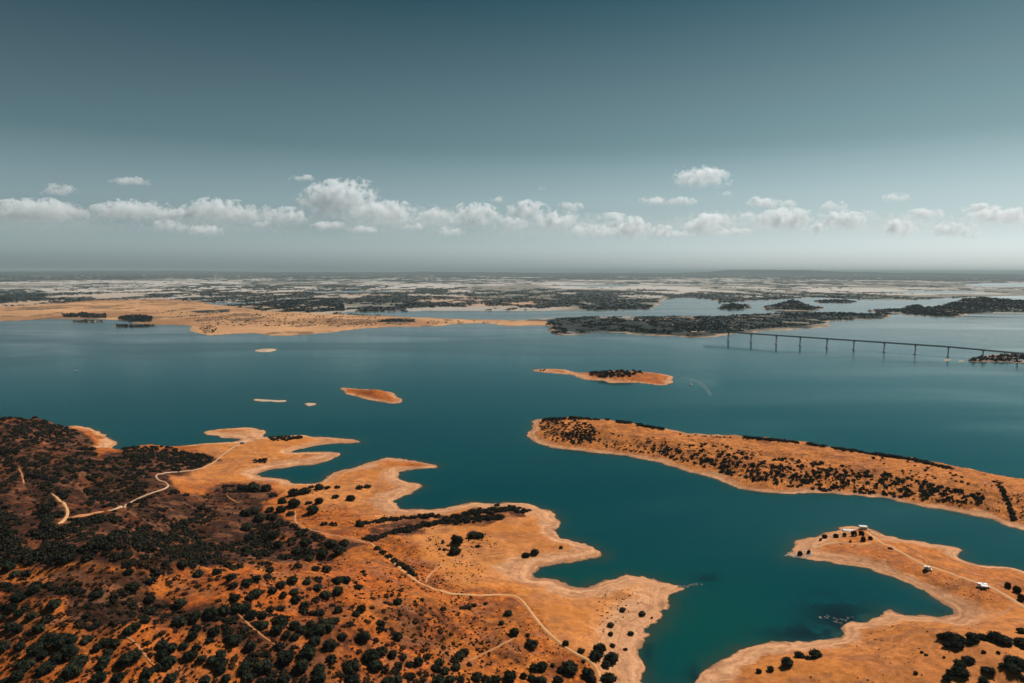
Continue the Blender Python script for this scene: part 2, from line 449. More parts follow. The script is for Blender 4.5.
Z_DEEP = [([(-60, 560), (150, 565), (330, 560), (400, 585), (440, 640), (450, 700), (-60, 700)], .65, 10), ([(815, 547), (840, 543), (880, 546), (905, 556), (918, 570), (880, 569), (840, 560)], 1.0, 3), ([(925, 572), (960, 580), (990, 592), (1012, 606), (1008, 611), (985, 607), (950, 592), (925, 580)], 1.0, 2),
          ([(150, 575), (240, 572), (250, 592), (200, 610), (165, 590)], .6, 5), ([(40, 600), (75, 605), (72, 635), (35, 640)], .8, 4), ([(95, 633), (150, 627), (185, 640), (200, 690), (100, 690)], .5, 6),
          ([(900, 626), (1030, 622), (1030, 650), (900, 640)], .5, 6), ([(1, 578), (55, 572), (70, 590), (0, 596)], .5, 4)]
scrub = np.zeros(GX.shape); sandm = np.zeros(GX.shape); deep = np.zeros(GX.shape)
for P, w, s in Z_SCRUB: scrub = np.maximum(scrub, w * zone(P, s, True))
for P, w, s in Z_SAND: sandm = np.maximum(sandm, w * zone(P, s, True))
for P, w, s in Z_DEEP: deep = np.maximum(deep, w * zone(P, s, True))

def C(*c): return np.array(c, float)
ORANGE = C(.39, .108, .018); DEEP = C(.34, .078, .011); SAND = C(.51, .215, .070); BEACH = C(.49, .25, .128)
SCRUB = C(.038, .015, .008); MIDBR = C(.15, .042, .013)
n1 = fbm(GX / 22, GY / 22, 5, 101); n2 = fbm(GX / 6.5, GY / 6.5, 4, 102, .6); n3 = fbm(GX / 70, GY / 70, 4, 103); n4 = fbm(GX / 2.6, GY / 2.6, 2, 104)
def lerp(a, b, t): return a + (b - a) * t[..., None]
colr = np.broadcast_to(ORANGE, GX.shape + (3,)).copy()
colr = lerp(colr, DEEP, sstep(.42, .62, n3) * .55)
colr = lerp(colr, DEEP, deep * .9)
colr = lerp(colr, C(.47, .165, .040), m_long * .85)
colr = lerp(colr, np.broadcast_to(SAND, colr.shape), np.clip(sandm * (0.55 + n3 * .9), 0, 1))
# mottled brown speckle of dry grass on the slopes
speck = sstep(.47, .62, n2 * .6 + n1 * .4) * near_m * sstep(14, 45, D)
colr = lerp(colr, MIDBR, speck * (0.75 - .50 * np.clip(sandm * 1.4, 0, 1)) * np.where(m_long > 0, .55, 1))
sc = np.clip(scrub * 1.35 * sstep(.30, .56, n1 * .5 + n2 * .5 + scrub * .12), 0, 1) * sstep(12, 30, D)
colr = lerp(colr, MIDBR, np.clip(sc * 1.3, 0, 1))
colr = lerp(colr, SCRUB, np.clip(sc * (0.35 + 1.1 * sstep(.35, .62, n2 * .5 + n1 * .5)), 0, 1))
# bare draw-down rim along the water
rimw = np.where(m_long > 0, 13, 23 + 52 * (n3 - .5))
rim = (1 - sstep(rimw * .55, rimw, D + (n1 - .5) * 14)) * near_m
bandn = 0.80 + 0.32 * fbm(D / 2.2 + n3 * 5, D * 0 + 3.3, 3, 8) + .18 * (n2 - .5)
colr = lerp(colr, BEACH[None, None] * bandn[..., None] * np.where(m_long > 0, .86, 1.0)[..., None], rim * .92)
terr = fbm(GZ / .33 + n3 * 7, n3 * 3 + GX / 160, 3, 88, .6)          # old waterlines following the contours
near_sh = (1 - sstep(26, 70, D + (n1 - .5) * 30)) * near_m * sstep(1, 4, D)
colr = colr * (1 + ((terr - .5) * 1.15 * near_sh)[..., None] * np.array([.8, 1.0, 1.15]))
golden = sstep(.50, .60, fbm(GX / 34, GY / 20, 4, 89)) * near_m * sstep(10, 24, D) * (1 - scrub)
colr = lerp(colr, C(.47, .165, .032), golden * (.20 + .4 * np.clip(sandm * 1.5, 0, 1)))
stain = sstep(.56, .66, fbm(GX / 15, GY / 8, 4, 90, .6)) * near_m * sstep(2, 10, D)
colr = lerp(colr, C(.24, .095, .045), stain * .45)
colr = np.clip(colr, .002, .9)
colr = lerp(colr, BEACH * C(.36, .34, .36), (1 - sstep(0.2, 1.2 + 5 * sstep(.45, .65, n1), D)) * near_m * .8)  # dark wet edge with debris, widened to paint in a shadow line along the shore
# far country
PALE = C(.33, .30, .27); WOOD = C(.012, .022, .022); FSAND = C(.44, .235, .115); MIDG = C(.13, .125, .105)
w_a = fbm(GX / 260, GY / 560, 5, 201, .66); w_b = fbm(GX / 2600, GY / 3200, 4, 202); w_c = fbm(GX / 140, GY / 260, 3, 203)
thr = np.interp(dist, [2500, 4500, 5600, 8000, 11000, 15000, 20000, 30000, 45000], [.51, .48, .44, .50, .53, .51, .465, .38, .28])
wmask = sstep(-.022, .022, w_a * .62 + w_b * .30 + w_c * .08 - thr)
far = lerp(lerp(np.broadcast_to(PALE, colr.shape), C(.44, .41, .38), sstep(5000, 9000, dist)), FSAND, sstep(.50, .64, fbm(GX / 1800, GY / 2500, 3, 207)) * (1 - sstep(4500, 9000, dist)) * .6)  # fields turn paler with distance: haze painted into their colour
far = lerp(far, MIDG, sstep(.48, .60, fbm(GX / 900, GY / 1500, 4, 209)) * .8)
far = lerp(far, WOOD, wmask * .93)
Z_FS = [(-40, 325), (-40, 308), (40, 305), (100, 300), (160, 299), (195, 301), (235, 307), (262, 311), (330, 314), (440, 318.4), (545, 321), (560, 327), (540, 345), (-40, 345)]
fs = zone(Z_FS, .9)
dots = sstep(.60, .66, fbm(GX / 90, GY / 160, 3, 301))
far = lerp(far, FSAND[None, None] * (0.55 + .9 * fbm(GX / 300, GY / 260, 5, 55, .65))[..., None], fs * .96)
far = lerp(far, WOOD, fs * dots * .6)
far = lerp(far, C(.20, .095, .045), fs * sstep(.52, .62, fbm(GX / 500, GY / 420, 5, 306, .6)) * .6)
W_ZONES = [[(543, 334), (548, 320), (583, 315), (680, 314), (747, 313), (814, 311), (884, 313), (884, 318), (841, 320.3), (812, 325), (760, 329), (722, 333.5), (690, 336), (631, 332), (600, 330.4), (578, 333.4), (557, 334.6)],
           [(715, 301), (752, 301), (752, 308.5), (715, 308.5)], [(760, 298), (826, 298), (826, 309.6), (760, 309.6)], [(812, 296), (860, 296), (860, 302), (812, 302)], [(903, 302), (927, 302), (927, 308.4), (903, 308.4)],
           [(876, 309), (960, 296), (1030, 298), (1100, 312), (1030, 312), (982, 312.2), (949, 316.4), (925, 315)],
           [(62, 314), (80, 312.8), (106, 314), (106, 318), (80, 317.6), (64, 317.4)], [(118, 316.5), (142, 314.5), (152, 317), (150, 322), (120, 322)], [(64, 320), (108, 320), (108, 322), (64, 322)], [(117, 324.5), (154, 324.5), (154, 327), (117, 327)],
           [(965, 361), (980, 357), (1030, 353), (1100, 350), (1100, 368), (1030, 361), (990, 361)],
           [(375, 322), (390, 319), (415, 319), (414, 322)], [(-20, 289), (40, 290), (56, 294), (30, 300), (-20, 306)], [(188, 311), (230, 309), (230, 312), (200, 313)], [(240, 300), (342, 298), (345, 311), (280, 312), (228, 306)],
           [(-20, 272), (140, 273), (142, 279), (60, 280), (-20, 278)]]
wz = np.zeros(GX.shape)
for P in W_ZONES: wz = np.maximum(wz, zone(P, .5))
gaps = sstep(.545, .60, fbm(GX / 60, GY / 110, 4, 305))
far = lerp(far, WOOD, wz * (1 - .8 * gaps))
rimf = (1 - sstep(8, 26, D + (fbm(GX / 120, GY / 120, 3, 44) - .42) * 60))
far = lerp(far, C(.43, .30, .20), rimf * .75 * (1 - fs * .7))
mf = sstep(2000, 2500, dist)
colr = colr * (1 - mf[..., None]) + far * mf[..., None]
for sl_ in SLIVERS: colr = lerp(colr, C(.46, .36, .27), zone(sl_, 1.5))
zr = zone(RCLUST, 1.5); colr = lerp(colr, C(.10, .085, .07), zr * .8)
for P in ISLES[4:6]: colr = lerp(colr, C(.30, .27, .23), zone(P, 1.5))
# small islands and the rocky bridge end
ia = zone(ISL_A, 1.0)
colr = lerp(colr, ORANGE * C(.85, .8, .8), ia * sstep(6, 14, D0) * .8)
wetness = (1 - sstep(-2.5, .3, D))
colr = colr * (1 - .55 * wetness[..., None])

# ------------------------------------------------------------------ ground
m, nt, b = new_mat('ground')
b.inputs['Roughness'].default_value = .95
b.inputs['Specular IOR Level'].default_value = .12
at = nt.nodes.new('ShaderNodeAttribute'); at.attribute_name = 'soil'
geo = nt.nodes.new('ShaderNodeNewGeometry')
na = nt.nodes.new('ShaderNodeTexNoise'); na.inputs['Scale'].default_value = .9; na.inputs['Detail'].default_value = 6; na.inputs['Roughness'].default_value = .65
nb = nt.nodes.new('ShaderNodeTexNoise'); nb.inputs['Scale'].default_value = .07; nb.inputs['Detail'].default_value = 8; nb.inputs['Roughness'].default_value = .7
nt.links.new(geo.outputs['Position'], na.inputs['Vector']); nt.links.new(geo.outputs['Position'], nb.inputs['Vector'])
mr = nt.nodes.new('ShaderNodeMapRange'); mr.inputs[1].default_value = .3; mr.inputs[2].default_value = .7; mr.inputs[3].default_value = .52; mr.inputs[4].default_value = 1.34
mr2 = nt.nodes.new('ShaderNodeMapRange'); mr2.inputs[1].default_value = .32; mr2.inputs[2].default_value = .68; mr2.inputs[3].default_value = .66; mr2.inputs[4].default_value = 1.26
nt.links.new(na.outputs['Fac'], mr.inputs[0]); nt.links.new(nb.outputs['Fac'], mr2.inputs[0])
mm = nt.nodes.new('ShaderNodeMath'); mm.operation = 'MULTIPLY'
nt.links.new(mr.outputs[0], mm.inputs[0]); nt.links.new(mr2.outputs[0], mm.inputs[1])
nc3 = nt.nodes.new('ShaderNodeTexNoise'); nc3.inputs['Scale'].default_value = .28; nc3.inputs['Detail'].default_value = 5; nc3.inputs['Roughness'].default_value = .7
nt.links.new(geo.outputs['Position'], nc3.inputs['Vector'])
mr3 = nt.nodes.new('ShaderNodeMapRange'); mr3.inputs[1].default_value = .36; mr3.inputs[2].default_value = .58; mr3.inputs[3].default_value = .60; mr3.inputs[4].default_value = 1.12
nt.links.new(nc3.outputs['Fac'], mr3.inputs[0])
mm3 = nt.nodes.new('ShaderNodeMath'); mm3.operation = 'MULTIPLY'; lp_ = nt.nodes.new('ShaderNodeMix'); lp_.data_type = 'FLOAT'; lp_.inputs[2].default_value = 1.0
m13 = nt.nodes.new('ShaderNodeMath'); m13.operation = 'MULTIPLY'; nt.links.new(mm.outputs[0], m13.inputs[0]); nt.links.new(mr3.outputs[0], m13.inputs[1])
nt.links.new(at.outputs['Alpha'], lp_.inputs[0]); nt.links.new(m13.outputs[0], lp_.inputs[3]); nt.links.new(lp_.outputs[0], mm3.inputs[0]); mm3.inputs[1].default_value = 1.0
vm = nt.nodes.new('ShaderNodeVectorMath'); vm.operation = 'SCALE'
nt.links.new(at.outputs['Color'], vm.inputs[0]); nt.links.new(mm3.outputs[0], vm.inputs['Scale'])
nt.links.new(vm.outputs[0], b.inputs['Base Color'])
bp = nt.nodes.new('ShaderNodeBump'); bp.inputs['Strength'].default_value = .55; bp.inputs['Distance'].default_value = .5
nt.links.new(na.outputs['Fac'], bp.inputs['Height']); nt.links.new(bp.outputs[0], b.inputs['Normal'])
GROUND = m

idx = np.arange(NU * NY).reshape(NY, NU)
faces = np.stack([idx[:-1, :-1], idx[:-1, 1:], idx[1:, 1:], idx[1:, :-1]], -1).reshape(-1, 4)
keep = (GZ > -1.5)
kq = (keep[:-1, :-1] | keep[:-1, 1:] | keep[1:, 1:] | keep[1:, :-1]).ravel()
faces = faces[kq]
used = np.zeros(NU * NY, bool); used[faces.ravel()] = True
remap = np.cumsum(used) - 1
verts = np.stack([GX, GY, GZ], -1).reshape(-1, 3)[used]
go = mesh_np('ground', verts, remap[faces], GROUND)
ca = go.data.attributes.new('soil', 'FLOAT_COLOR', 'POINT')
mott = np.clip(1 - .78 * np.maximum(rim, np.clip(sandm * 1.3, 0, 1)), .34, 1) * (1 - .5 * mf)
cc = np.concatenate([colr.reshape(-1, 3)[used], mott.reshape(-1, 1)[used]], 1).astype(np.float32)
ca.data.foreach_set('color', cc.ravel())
tag(go, kind='structure')

# ------------------------------------------------------------------ water
m, nt, b = new_mat('lake_water')
nt.nodes.remove(b)
dif = nt.nodes.new('ShaderNodeBsdfDiffuse'); gl = nt.nodes.new('ShaderNodeBsdfGlossy'); fr = nt.nodes.new('ShaderNodeFresnel'); mx = nt.nodes.new('ShaderNodeMixShader')
fr.inputs['IOR'].default_value = 1.33; gl.inputs['Color'].default_value = (.43, .76, .78, 1)
gt = nt.nodes.new('ShaderNodeMix'); gt.data_type = 'RGBA'; gt.inputs[6].default_value = (.34, .72, .76, 1); gt.inputs[7].default_value = (.78, .80, .81, 1)
gf = nt.nodes.new('ShaderNodeMapRange'); gf.inputs[1].default_value = .26; gf.inputs[2].default_value = .62
nt.links.new(fr.outputs[0], gf.inputs[0]); nt.links.new(gf.outputs[0], gt.inputs[0]); nt.links.new(gt.outputs[2], gl.inputs['Color'])
nt.links.new(fr.outputs[0], mx.inputs[0]); nt.links.new(dif.outputs[0], mx.inputs[1]); nt.links.new(gl.outputs[0], mx.inputs[2])
nt.links.new(mx.outputs[0], nt.nodes['Material Output'].inputs['Surface'])
at = nt.nodes.new('ShaderNodeAttribute'); at.attribute_name = 'depth'
sepc = nt.nodes.new('ShaderNodeSeparateColor')
nt.links.new(at.outputs['Color'], sepc.inputs[0])
mixa = nt.nodes.new('ShaderNodeMix'); mixa.data_type = 'RGBA'
mixa.inputs[6].default_value = (.0001, .037, .045, 1); mixa.inputs[7].default_value = (.0004, .044, .040, 1)
nt.links.new(sepc.outputs[1], mixa.inputs[0])
mixb = nt.nodes.new('ShaderNodeMix'); mixb.data_type = 'RGBA'
mixb.inputs[7].default_value = (.030, .036, .022, 1)
nt.links.new(mixa.outputs[2], mixb.inputs[6]); nt.links.new(sepc.outputs[0], mixb.inputs[0])
mixc = nt.nodes.new('ShaderNodeMix'); mixc.data_type = 'RGBA'
mixc.inputs[7].default_value = (.002, .010, .014, 1)
nt.links.new(mixb.outputs[2], mixc.inputs[6]); nt.links.new(sepc.outputs[2], mixc.inputs[0])
nt.links.new(mixc.outputs[2], dif.inputs['Color'])
geo = nt.nodes.new('ShaderNodeNewGeometry')
mp = nt.nodes.new('ShaderNodeMapping'); mp.inputs['Rotation'].default_value = (0, 0, R(18)); mp.inputs['Scale'].default_value = (.0011, .0034, 1)
nt.links.new(geo.outputs['Position'], mp.inputs['Vector'])
ns = nt.nodes.new('ShaderNodeTexNoise'); ns.inputs['Scale'].default_value = 1.0; ns.inputs['Detail'].default_value = 4; ns.inputs['Distortion'].default_value = .8
nt.links.new(mp.outputs[0], ns.inputs['Vector'])
mr = nt.nodes.new('ShaderNodeMapRange'); mr.inputs[1].default_value = .40; mr.inputs[2].default_value = .62; mr.inputs[3].default_value = .10; mr.inputs[4].default_value = .23
nt.links.new(ns.outputs['Fac'], mr.inputs[0]); nt.links.new(mr.outputs[0], gl.inputs['Roughness'])
nr = nt.nodes.new('ShaderNodeTexNoise'); nr.inputs['Scale'].default_value = .35; nr.inputs['Detail'].default_value = 5
nt.links.new(geo.outputs['Position'], nr.inputs['Vector'])
bp = nt.nodes.new('ShaderNodeBump'); bp.inputs['Distance'].default_value = .25
mrb = nt.nodes.new('ShaderNodeMapRange'); mrb.inputs[1].default_value = .40; mrb.inputs[2].default_value = .62; mrb.inputs[3].default_value = .05; mrb.inputs[4].default_value = .22
nt.links.new(ns.outputs['Fac'], mrb.inputs[0]); nt.links.new(mrb.outputs[0], bp.inputs['Strength'])
nt.links.new(nr.outputs['Fac'], bp.inputs['Height']); nt.links.new(bp.outputs[0], gl.inputs['Normal'])
WATER = m
ws = slice(None, None, 2)
jj = np.unique(np.append(np.arange(0, NY, 2), NY - 1)); ii = np.unique(np.append(np.arange(0, NU, 2), NU - 1))
wx = GX[np.ix_(jj, ii)]; wy = GY[np.ix_(jj, ii)]; wD = D[np.ix_(jj, ii)]
wpx = PXv[np.ix_(jj, ii)]; wpy = PYv[np.ix_(jj, ii)]
shal = np.exp(np.minimum(wD, 0) / 5.0) * (1 - sstep(1500, 2500, np.hypot(wx, wy))) * (0.3 + 1.0 * fbm(wx / 9, wy / 9, 3, 71))
green = np.exp(-((wpx - 712) / 75) ** 2 - ((wpy - 640) / 55) ** 2) + .7 * np.exp(-((wpx - 575) / 60) ** 2 - ((wpy - 578) / 10) ** 2) + .4 * np.exp(np.minimum(wD, 0) / 22.0) * (wy < 1500)
dk = 0
for ex, ey, sx, sy, a in [(838, 620, 36, 16, 1.0), (706, 585, 12, 6, .7), (800, 636, 40, 6, .8), (930, 613, 18, 5, .6), (700, 676, 12, 9, .9), (560, 470, 30, 7, .12), (540, 490, 30, 6, .15), (575, 590, 14, 4, .5), (648, 650, 6, 20, .5)]:
    dk = dk + a * np.exp(-((wpx - ex) / sx) ** 2 - ((wpy - ey) / sy) ** 2)
dk = dk * sstep(.30, .58, fbm(wx / 12, wy / 12, 4, 72)) * 1.0
shal = shal * (1 - .7 * np.clip(dk, 0, 1))
n_, m_ = wx.shape
wi = np.arange(n_ * m_).reshape(n_, m_)
wf = np.stack([wi[:-1, :-1], wi[:-1, 1:], wi[1:, 1:], wi[1:, :-1]], -1).reshape(-1, 4)
wo_ = mesh_np('lake_water', np.stack([wx, wy, np.zeros_like(wx)], -1).reshape(-1, 3), wf, WATER)
ca = wo_.data.attributes.new('depth', 'FLOAT_COLOR', 'POINT')
cc = np.stack([np.clip(shal, 0, 1), np.clip(green, 0, 1), np.clip(dk, 0, 1), np.ones_like(shal)], -1).astype(np.float32)
ca.data.foreach_set('color', cc.ravel())
tag(wo_, kind='structure')

# ------------------------------------------------------------------ haze
m = bpy.data.materials.new('haze'); m.use_nodes = True
nt = m.node_tree
nt.nodes.remove(nt.nodes['Principled BSDF'])
pv = nt.nodes.new('ShaderNodeVolumePrincipled')
pv.inputs['Color'].default_value = (.40, .50, .54, 1)
pv.inputs['Density'].default_value = 1 / 40000.0
pv.inputs['Anisotropy'].default_value = 0.0
nt.links.new(pv.outputs[0], nt.nodes['Material Output'].inputs['Volume'])
hz = MB(); hz.box((0, 0, 165), (480000, 160000, 350))
hz = hz.build('haze', m)
tag(hz, kind='stuff')

# ------------------------------------------------------------------ paths: thin sheets laid over the terrain
PATH = simple_mat('path_dirt', (.54, .28, .115), .95, noise=.28, scale=.25)
PATHW = simple_mat('path_pale', (.45, .28, .17), .95, noise=.25, scale=.25)
PATHF = simple_mat('path_faint', (.43, .17, .058), .95, noise=.3, scale=.25)
PATHPTS = []
def ribbon(name, pts, w, mat, lift=.40, wob=.25):
    Q = catmull(pts, 8, closed=False)
    x, y, z = hit(Q[:, 0], Q[:, 1])
    P = np.stack([x, y], 1)
    seg = np.hypot(*np.diff(P, axis=0).T); s = np.concatenate([[0], np.cumsum(seg)])
    n = max(8, int(s[-1] / 1.6)); t = np.linspace(0, s[-1], n)
    X = np.interp(t, s, P[:, 0]); Y = np.interp(t, s, P[:, 1])
    k = np.ones(7) / 7
    X[3:-3] = np.convolve(X, k, 'valid'); Y[3:-3] = np.convolve(Y, k, 'valid')
    PATHPTS.append(np.stack([X, Y, X * 0 + w], 1))
    tx = np.gradient(X); ty = np.gradient(Y); L = np.hypot(tx, ty) + 1e-9; nx, ny = -ty / L, tx / L
    ww = w * (0.8 + wob * 2 * (fbm(t / 7, t * 0, 3, 5) - .2)); ww *= np.clip(np.minimum(t, s[-1] - t) / 6 + .25, 0, 1)
    K = 5; V = []
    for q in range(K):
        o = (q / (K - 1) - .5)
        vx = X + nx * ww * o; vy = Y + ny * ww * o
        vz = sample(GZ, vx, vy) + (lift if 0 < q < K - 1 else -.05)
        V.append(np.stack([vx, vy, vz], 1))
    V = np.array(V).transpose(1, 0, 2).reshape(-1, 3)
    i = np.arange(n * K).reshape(n, K)
    f = np.stack([i[:-1, :-1], i[:-1, 1:], i[1:, 1:], i[1:, :-1]], -1).reshape(-1, 4)
    o = mesh_np(name, V, f, mat)
    tag(o, kind='structure')
    return o
ribbon('path', [(295, 510), (297, 524), (318, 532), (345, 537.5), (371, 543.5)], 2.4, PATHF)
ribbon('path', [(370, 543), (393, 561.6), (407, 574), (422, 584), (446.6, 592.6), (480, 595.3), (498, 594.6), (516, 596), (523, 601.4), (537.6, 621), (552, 636.5), (566.4, 648), (581, 656.3), (591.6, 662.6), (598, 670), (600, 683), (598, 720)], 2.5, PATH)
ribbon('path', [(242, 443), (232, 448), (223.7, 454), (211, 464), (194.7, 470), (170, 472.5), (156, 475), (157, 479), (168, 484), (164, 489), (141, 497), (120, 507.7), (108, 511)], 2.0, PATHW)
ribbon('path', [(104, 511.5), (95, 513), (82, 516), (68, 518)], 2.0, PATHF)
ribbon('path', [(51, 493.5), (58, 498.5), (63, 505), (68, 514), (64, 520), (58, 524)], 2.3, PATH)
ribbon('path', [(118, 635), (128, 637.5), (136, 644), (145, 656), (153, 665.5)], 1.5, PATHF)
ribbon('path', [(226, 495), (232, 500), (240, 503.6)], 1.6, PATHF)
ribbon('path', [(866, 531), (881.5, 543), (895, 548.7), (922, 564), (942, 570.5), (965.5, 579), (992, 588), (1010, 598), (1024, 607), (1060, 625)], 3.6, PATH)
ribbon('path', [(872, 543), (860, 544.6), (848, 543.6), (838, 542.3), (826, 544), (814, 548.7)], 2.2, PATH)
ribbon('path', [(1014, 606), (999, 615), (975.6, 623), (950, 627)], 2.6, PATHF)
ribbon('path', [(468, 661), (480, 655.5), (492, 650), (505, 643), (515, 638)], 1.6, PATHF)
ribbon('path', [(234, 610), (243, 619), (251, 627), (263.4, 637), (276, 646)], 1.5, PATHF)
ribbon('path', [(18.6, 468), (22, 476), (24, 485)], 1.8, PATHF)
ribbon('path', [(425, 583), (432, 572), (450, 562), (480, 556), (505, 553)], 2.0, PATHF)
ribbon('path', [(513, 532), (519, 523), (527, 517), (536, 513)], 1.6, PATHF)
ribbon('path', [(905, 546), (925, 556), (935, 566), (960, 572), (990, 578)], 1.6, PATHF)
ribbon('path', [(690, 331.9), (700, 331.6), (713, 331.8)], 12, PATHW, lift=.8)

# ------------------------------------------------------------------ foliage and bark
def leaf_mat(name, a, bcol):
    m, nt, b = new_mat(name)
    b.inputs['Roughness'].default_value = .8; b.inputs['Specular IOR Level'].default_value = .05
    oi = nt.nodes.new('ShaderNodeObjectInfo'); ge = nt.nodes.new('ShaderNodeNewGeometry')
    n = nt.nodes.new('ShaderNodeTexNoise'); n.inputs['Scale'].default_value = .45; n.inputs['Detail'].default_value = 3
    nt.links.new(ge.outputs['Position'], n.inputs['Vector'])
    mr = nt.nodes.new('ShaderNodeMapRange'); mr.inputs[1].default_value = .35; mr.inputs[2].default_value = .65
    nt.links.new(n.outputs['Fac'], mr.inputs[0])
    x = nt.nodes.new('ShaderNodeMix'); x.data_type = 'RGBA'
    x.inputs[6].default_value = (*a, 1); x.inputs[7].default_value = (*bcol, 1)
    nt.links.new(mr.outputs[0], x.inputs[0])
    h = nt.nodes.new('ShaderNodeHueSaturation')
    mv = nt.nodes.new('ShaderNodeMapRange'); mv.inputs[3].default_value = .7; mv.inputs[4].default_value = 1.35
    nt.links.new(oi.outputs['Random'], mv.inputs[0]); nt.links.new(mv.outputs[0], h.inputs['Value'])
    nt.links.new(x.outputs[2], h.inputs['Color']); nt.links.new(h.outputs[0], b.inputs['Base Color'])
    return m
LEAF = leaf_mat('oak_leaves', (.004, .008, .008), (.038, .041, .021))
SCRUBL = leaf_mat('scrub_leaves', (.005, .009, .009), (.034, .027, .015))
DRYL = leaf_mat('dry_scrub', (.040, .020, .011), (.085, .034, .013))
BROWNL = leaf_mat('brown_leaves', (.030, .018, .010), (.075, .036, .016))
FARL = leaf_mat('far_leaves', (.003, .008, .010), (.009, .016, .015))
BARK = simple_mat('bark', (.07, .05, .038), .9, noise=.4, scale=3)

def crown_arrays(r_, nl, leaves, leaf_sz, seed, flat=.62, core=True, cz=.95):
    """a dome of leafy clumps, unit crown radius 1, standing on z=0; returns verts, tris"""
    g = np.random.default_rng(seed)
    cen = []
    for k in range(nl):
        a = 2.399 * k + g.uniform(-.4, .4); q = math.sqrt((k + .5) / nl) * .68
        cen.append((math.cos(a) * q, math.sin(a) * q, cz * flat * (1 - .9 * q * q) + g.uniform(-.12, .16) * flat, g.uniform(.28, .46)))
    for k in range(nl // 2):
        a = 2 * math.pi * k / (nl // 2) + g.uniform(-.3, .3); cen.append((math.cos(a) * .58, math.sin(a) * .58, g.uniform(.22, .4) * flat, g.uniform(.24, .36)))
    V = []; Fc = []
    for cx, cy, c_z, cr in cen:
        if core:
            th = np.linspace(0, 2 * np.pi, 7)[:-1]
            vs = [(cx, cy, c_z + cr * .72)]
            for zz, rr in ((.4, .62), (-.25, .72)):
                for t in th: vs.append((cx + math.cos(t + zz) * cr * rr * g.uniform(.85, 1.1), cy + math.sin(t + zz) * cr * rr * g.uniform(.85, 1.1), c_z + cr * zz * .85))
            vs.append((cx, cy, c_z - cr * .62))
            bse = len(V); V += vs
            for i in range(6):
                j = (i + 1) % 6
                Fc += [(bse, bse + 1 + i, bse + 1 + j), (bse + 1 + i, bse + 7 + i, bse + 7 + j), (bse + 1 + i, bse + 7 + j, bse + 1 + j), (bse + 13, bse + 7 + j, bse + 7 + i)]
        d = g.normal(size=(leaves, 3)); d /= np.linalg.norm(d, axis=1)[:, None]
        d[:, 2] = np.where(d[:, 2] < -.45, -d[:, 2], d[:, 2])
        p = np.array([cx, cy, c_z]) + d * np.array([1, 1, .85]) * (cr * g.uniform(.72, 1.12, (leaves, 1)))
        for q in range(leaves):
            n = d[q] + g.normal(size=3) * .5; n /= np.linalg.norm(n)
            a = np.cross(n, g.normal(size=3)); a /= np.linalg.norm(a) + 1e-9; c = np.cross(n, a)
            s = leaf_sz * g.uniform(.6, 1.4)
            bse = len(V)
            V += [tuple(p[q] + a * s), tuple(p[q] - a * s * .6 + c * s * .8), tuple(p[q] - a * s * .5 - c * s * .85)]
            Fc.append((bse, bse + 1, bse + 2))
    return np.array(V, np.float32), np.array(Fc, np.int32)

def trunk_mesh(seed):
    g = random.Random(seed); mb = MB()
    mb.cyl((0, 0, -.12), (g.uniform(-.03, .03), .02, .28), .075, .05, 8)
    top = Vector((0, .02, .26))
    for k in range(5):
        a = 2 * math.pi * k / 5 + g.uniform(-.4, .4)
        e = Vector((math.cos(a) * .42, math.sin(a) * .42, .52 + g.uniform(0, .15)))
        mid = top.lerp(e, .5) + Vector((0, 0, .04))
        mb.cyl(top, mid, .038, .026, 6); mb.cyl(mid, e, .026, .012, 6)
    o = mb.build('trunk', BARK, link=False)
    return o.data
OAKS = []
for k in range(8):
    V, Fc = crown_arrays(1, 12 + k % 4, 62, .075, 100 + k, flat=.72 if k % 2 else .60)
    o = mesh_np('crown', V, Fc, LEAF, smooth=False); me = o.data
    bpy.data.objects.remove(o)
    OAKS.append((me, trunk_mesh(k)))

# ------------------------------------------------------------------ traced trees: (px, py, width px)
def T(ox, oy, s, L): return [(ox + a / s, oy + b_ / s, w / s) for a, b_, w in L]
TR = []
TR += T(0, 560, 5.554, [(50,35,60),(85,75,50),(145,70,40),(190,160,60),(105,205,70),(65,262,60),(15,260,40),(105,292,50),(145,260,35),(175,308,50),(15,312,45),(298,243,70),(265,320,45),(545,185,50),(60,362,60),(95,385,55),(215,375,60),(28,475,60),(110,478,55),(275,430,75),(345,445,90),(400,440,60),(480,438,60),(240,462,55),(195,495,75),(385,505,85),(310,545,70),(270,585,80),(235,615,60),(440,560,80),(405,605,90),(235,530,50),(170,565,55),(115,575,45),(140,595,50),(540,485,50),(585,450,60),(640,462,55),(605,505,50),(580,555,65),(565,585,55),(705,545,60),(670,575,50),(550,650,80),(655,650,65),(95,640,70),(30,668,50),(330,672,50),(690,180,35)])
TR += T(120, 560, 5.554, [(255,12,35),(345,25,60),(50,60,50),(198,65,40),(172,110,45),(75,148,70),(30,180,35),(165,212,55),(335,235,65),(435,72,60),(540,62,55),(600,25,50),(625,40,50),(665,25,40),(620,90,60),(632,135,40),(700,118,50),(635,205,60),(710,205,35),(505,285,90),(580,272,70),(650,258,60),(420,298,60),(700,275,60),(540,318,35),(630,318,40),(330,335,70),(410,325,50),(140,330,55),(425,372,55),(525,388,70),(405,415,55),(80,365,60),(45,390,60),(235,462,65),(290,480,60),(235,515,65),(270,560,75),(355,470,50),(375,525,60),(410,525,50),(455,545,55),(75,525,80),(30,550,70),(155,618,70),(215,585,45),(280,655,65),(135,665,40),(640,440,70),(600,430,50),(560,520,65),(510,555,60),(560,565,70),(560,605,60),(500,440,35),(470,665,60),(590,655,55),(170,285,50),(425,480,40)])
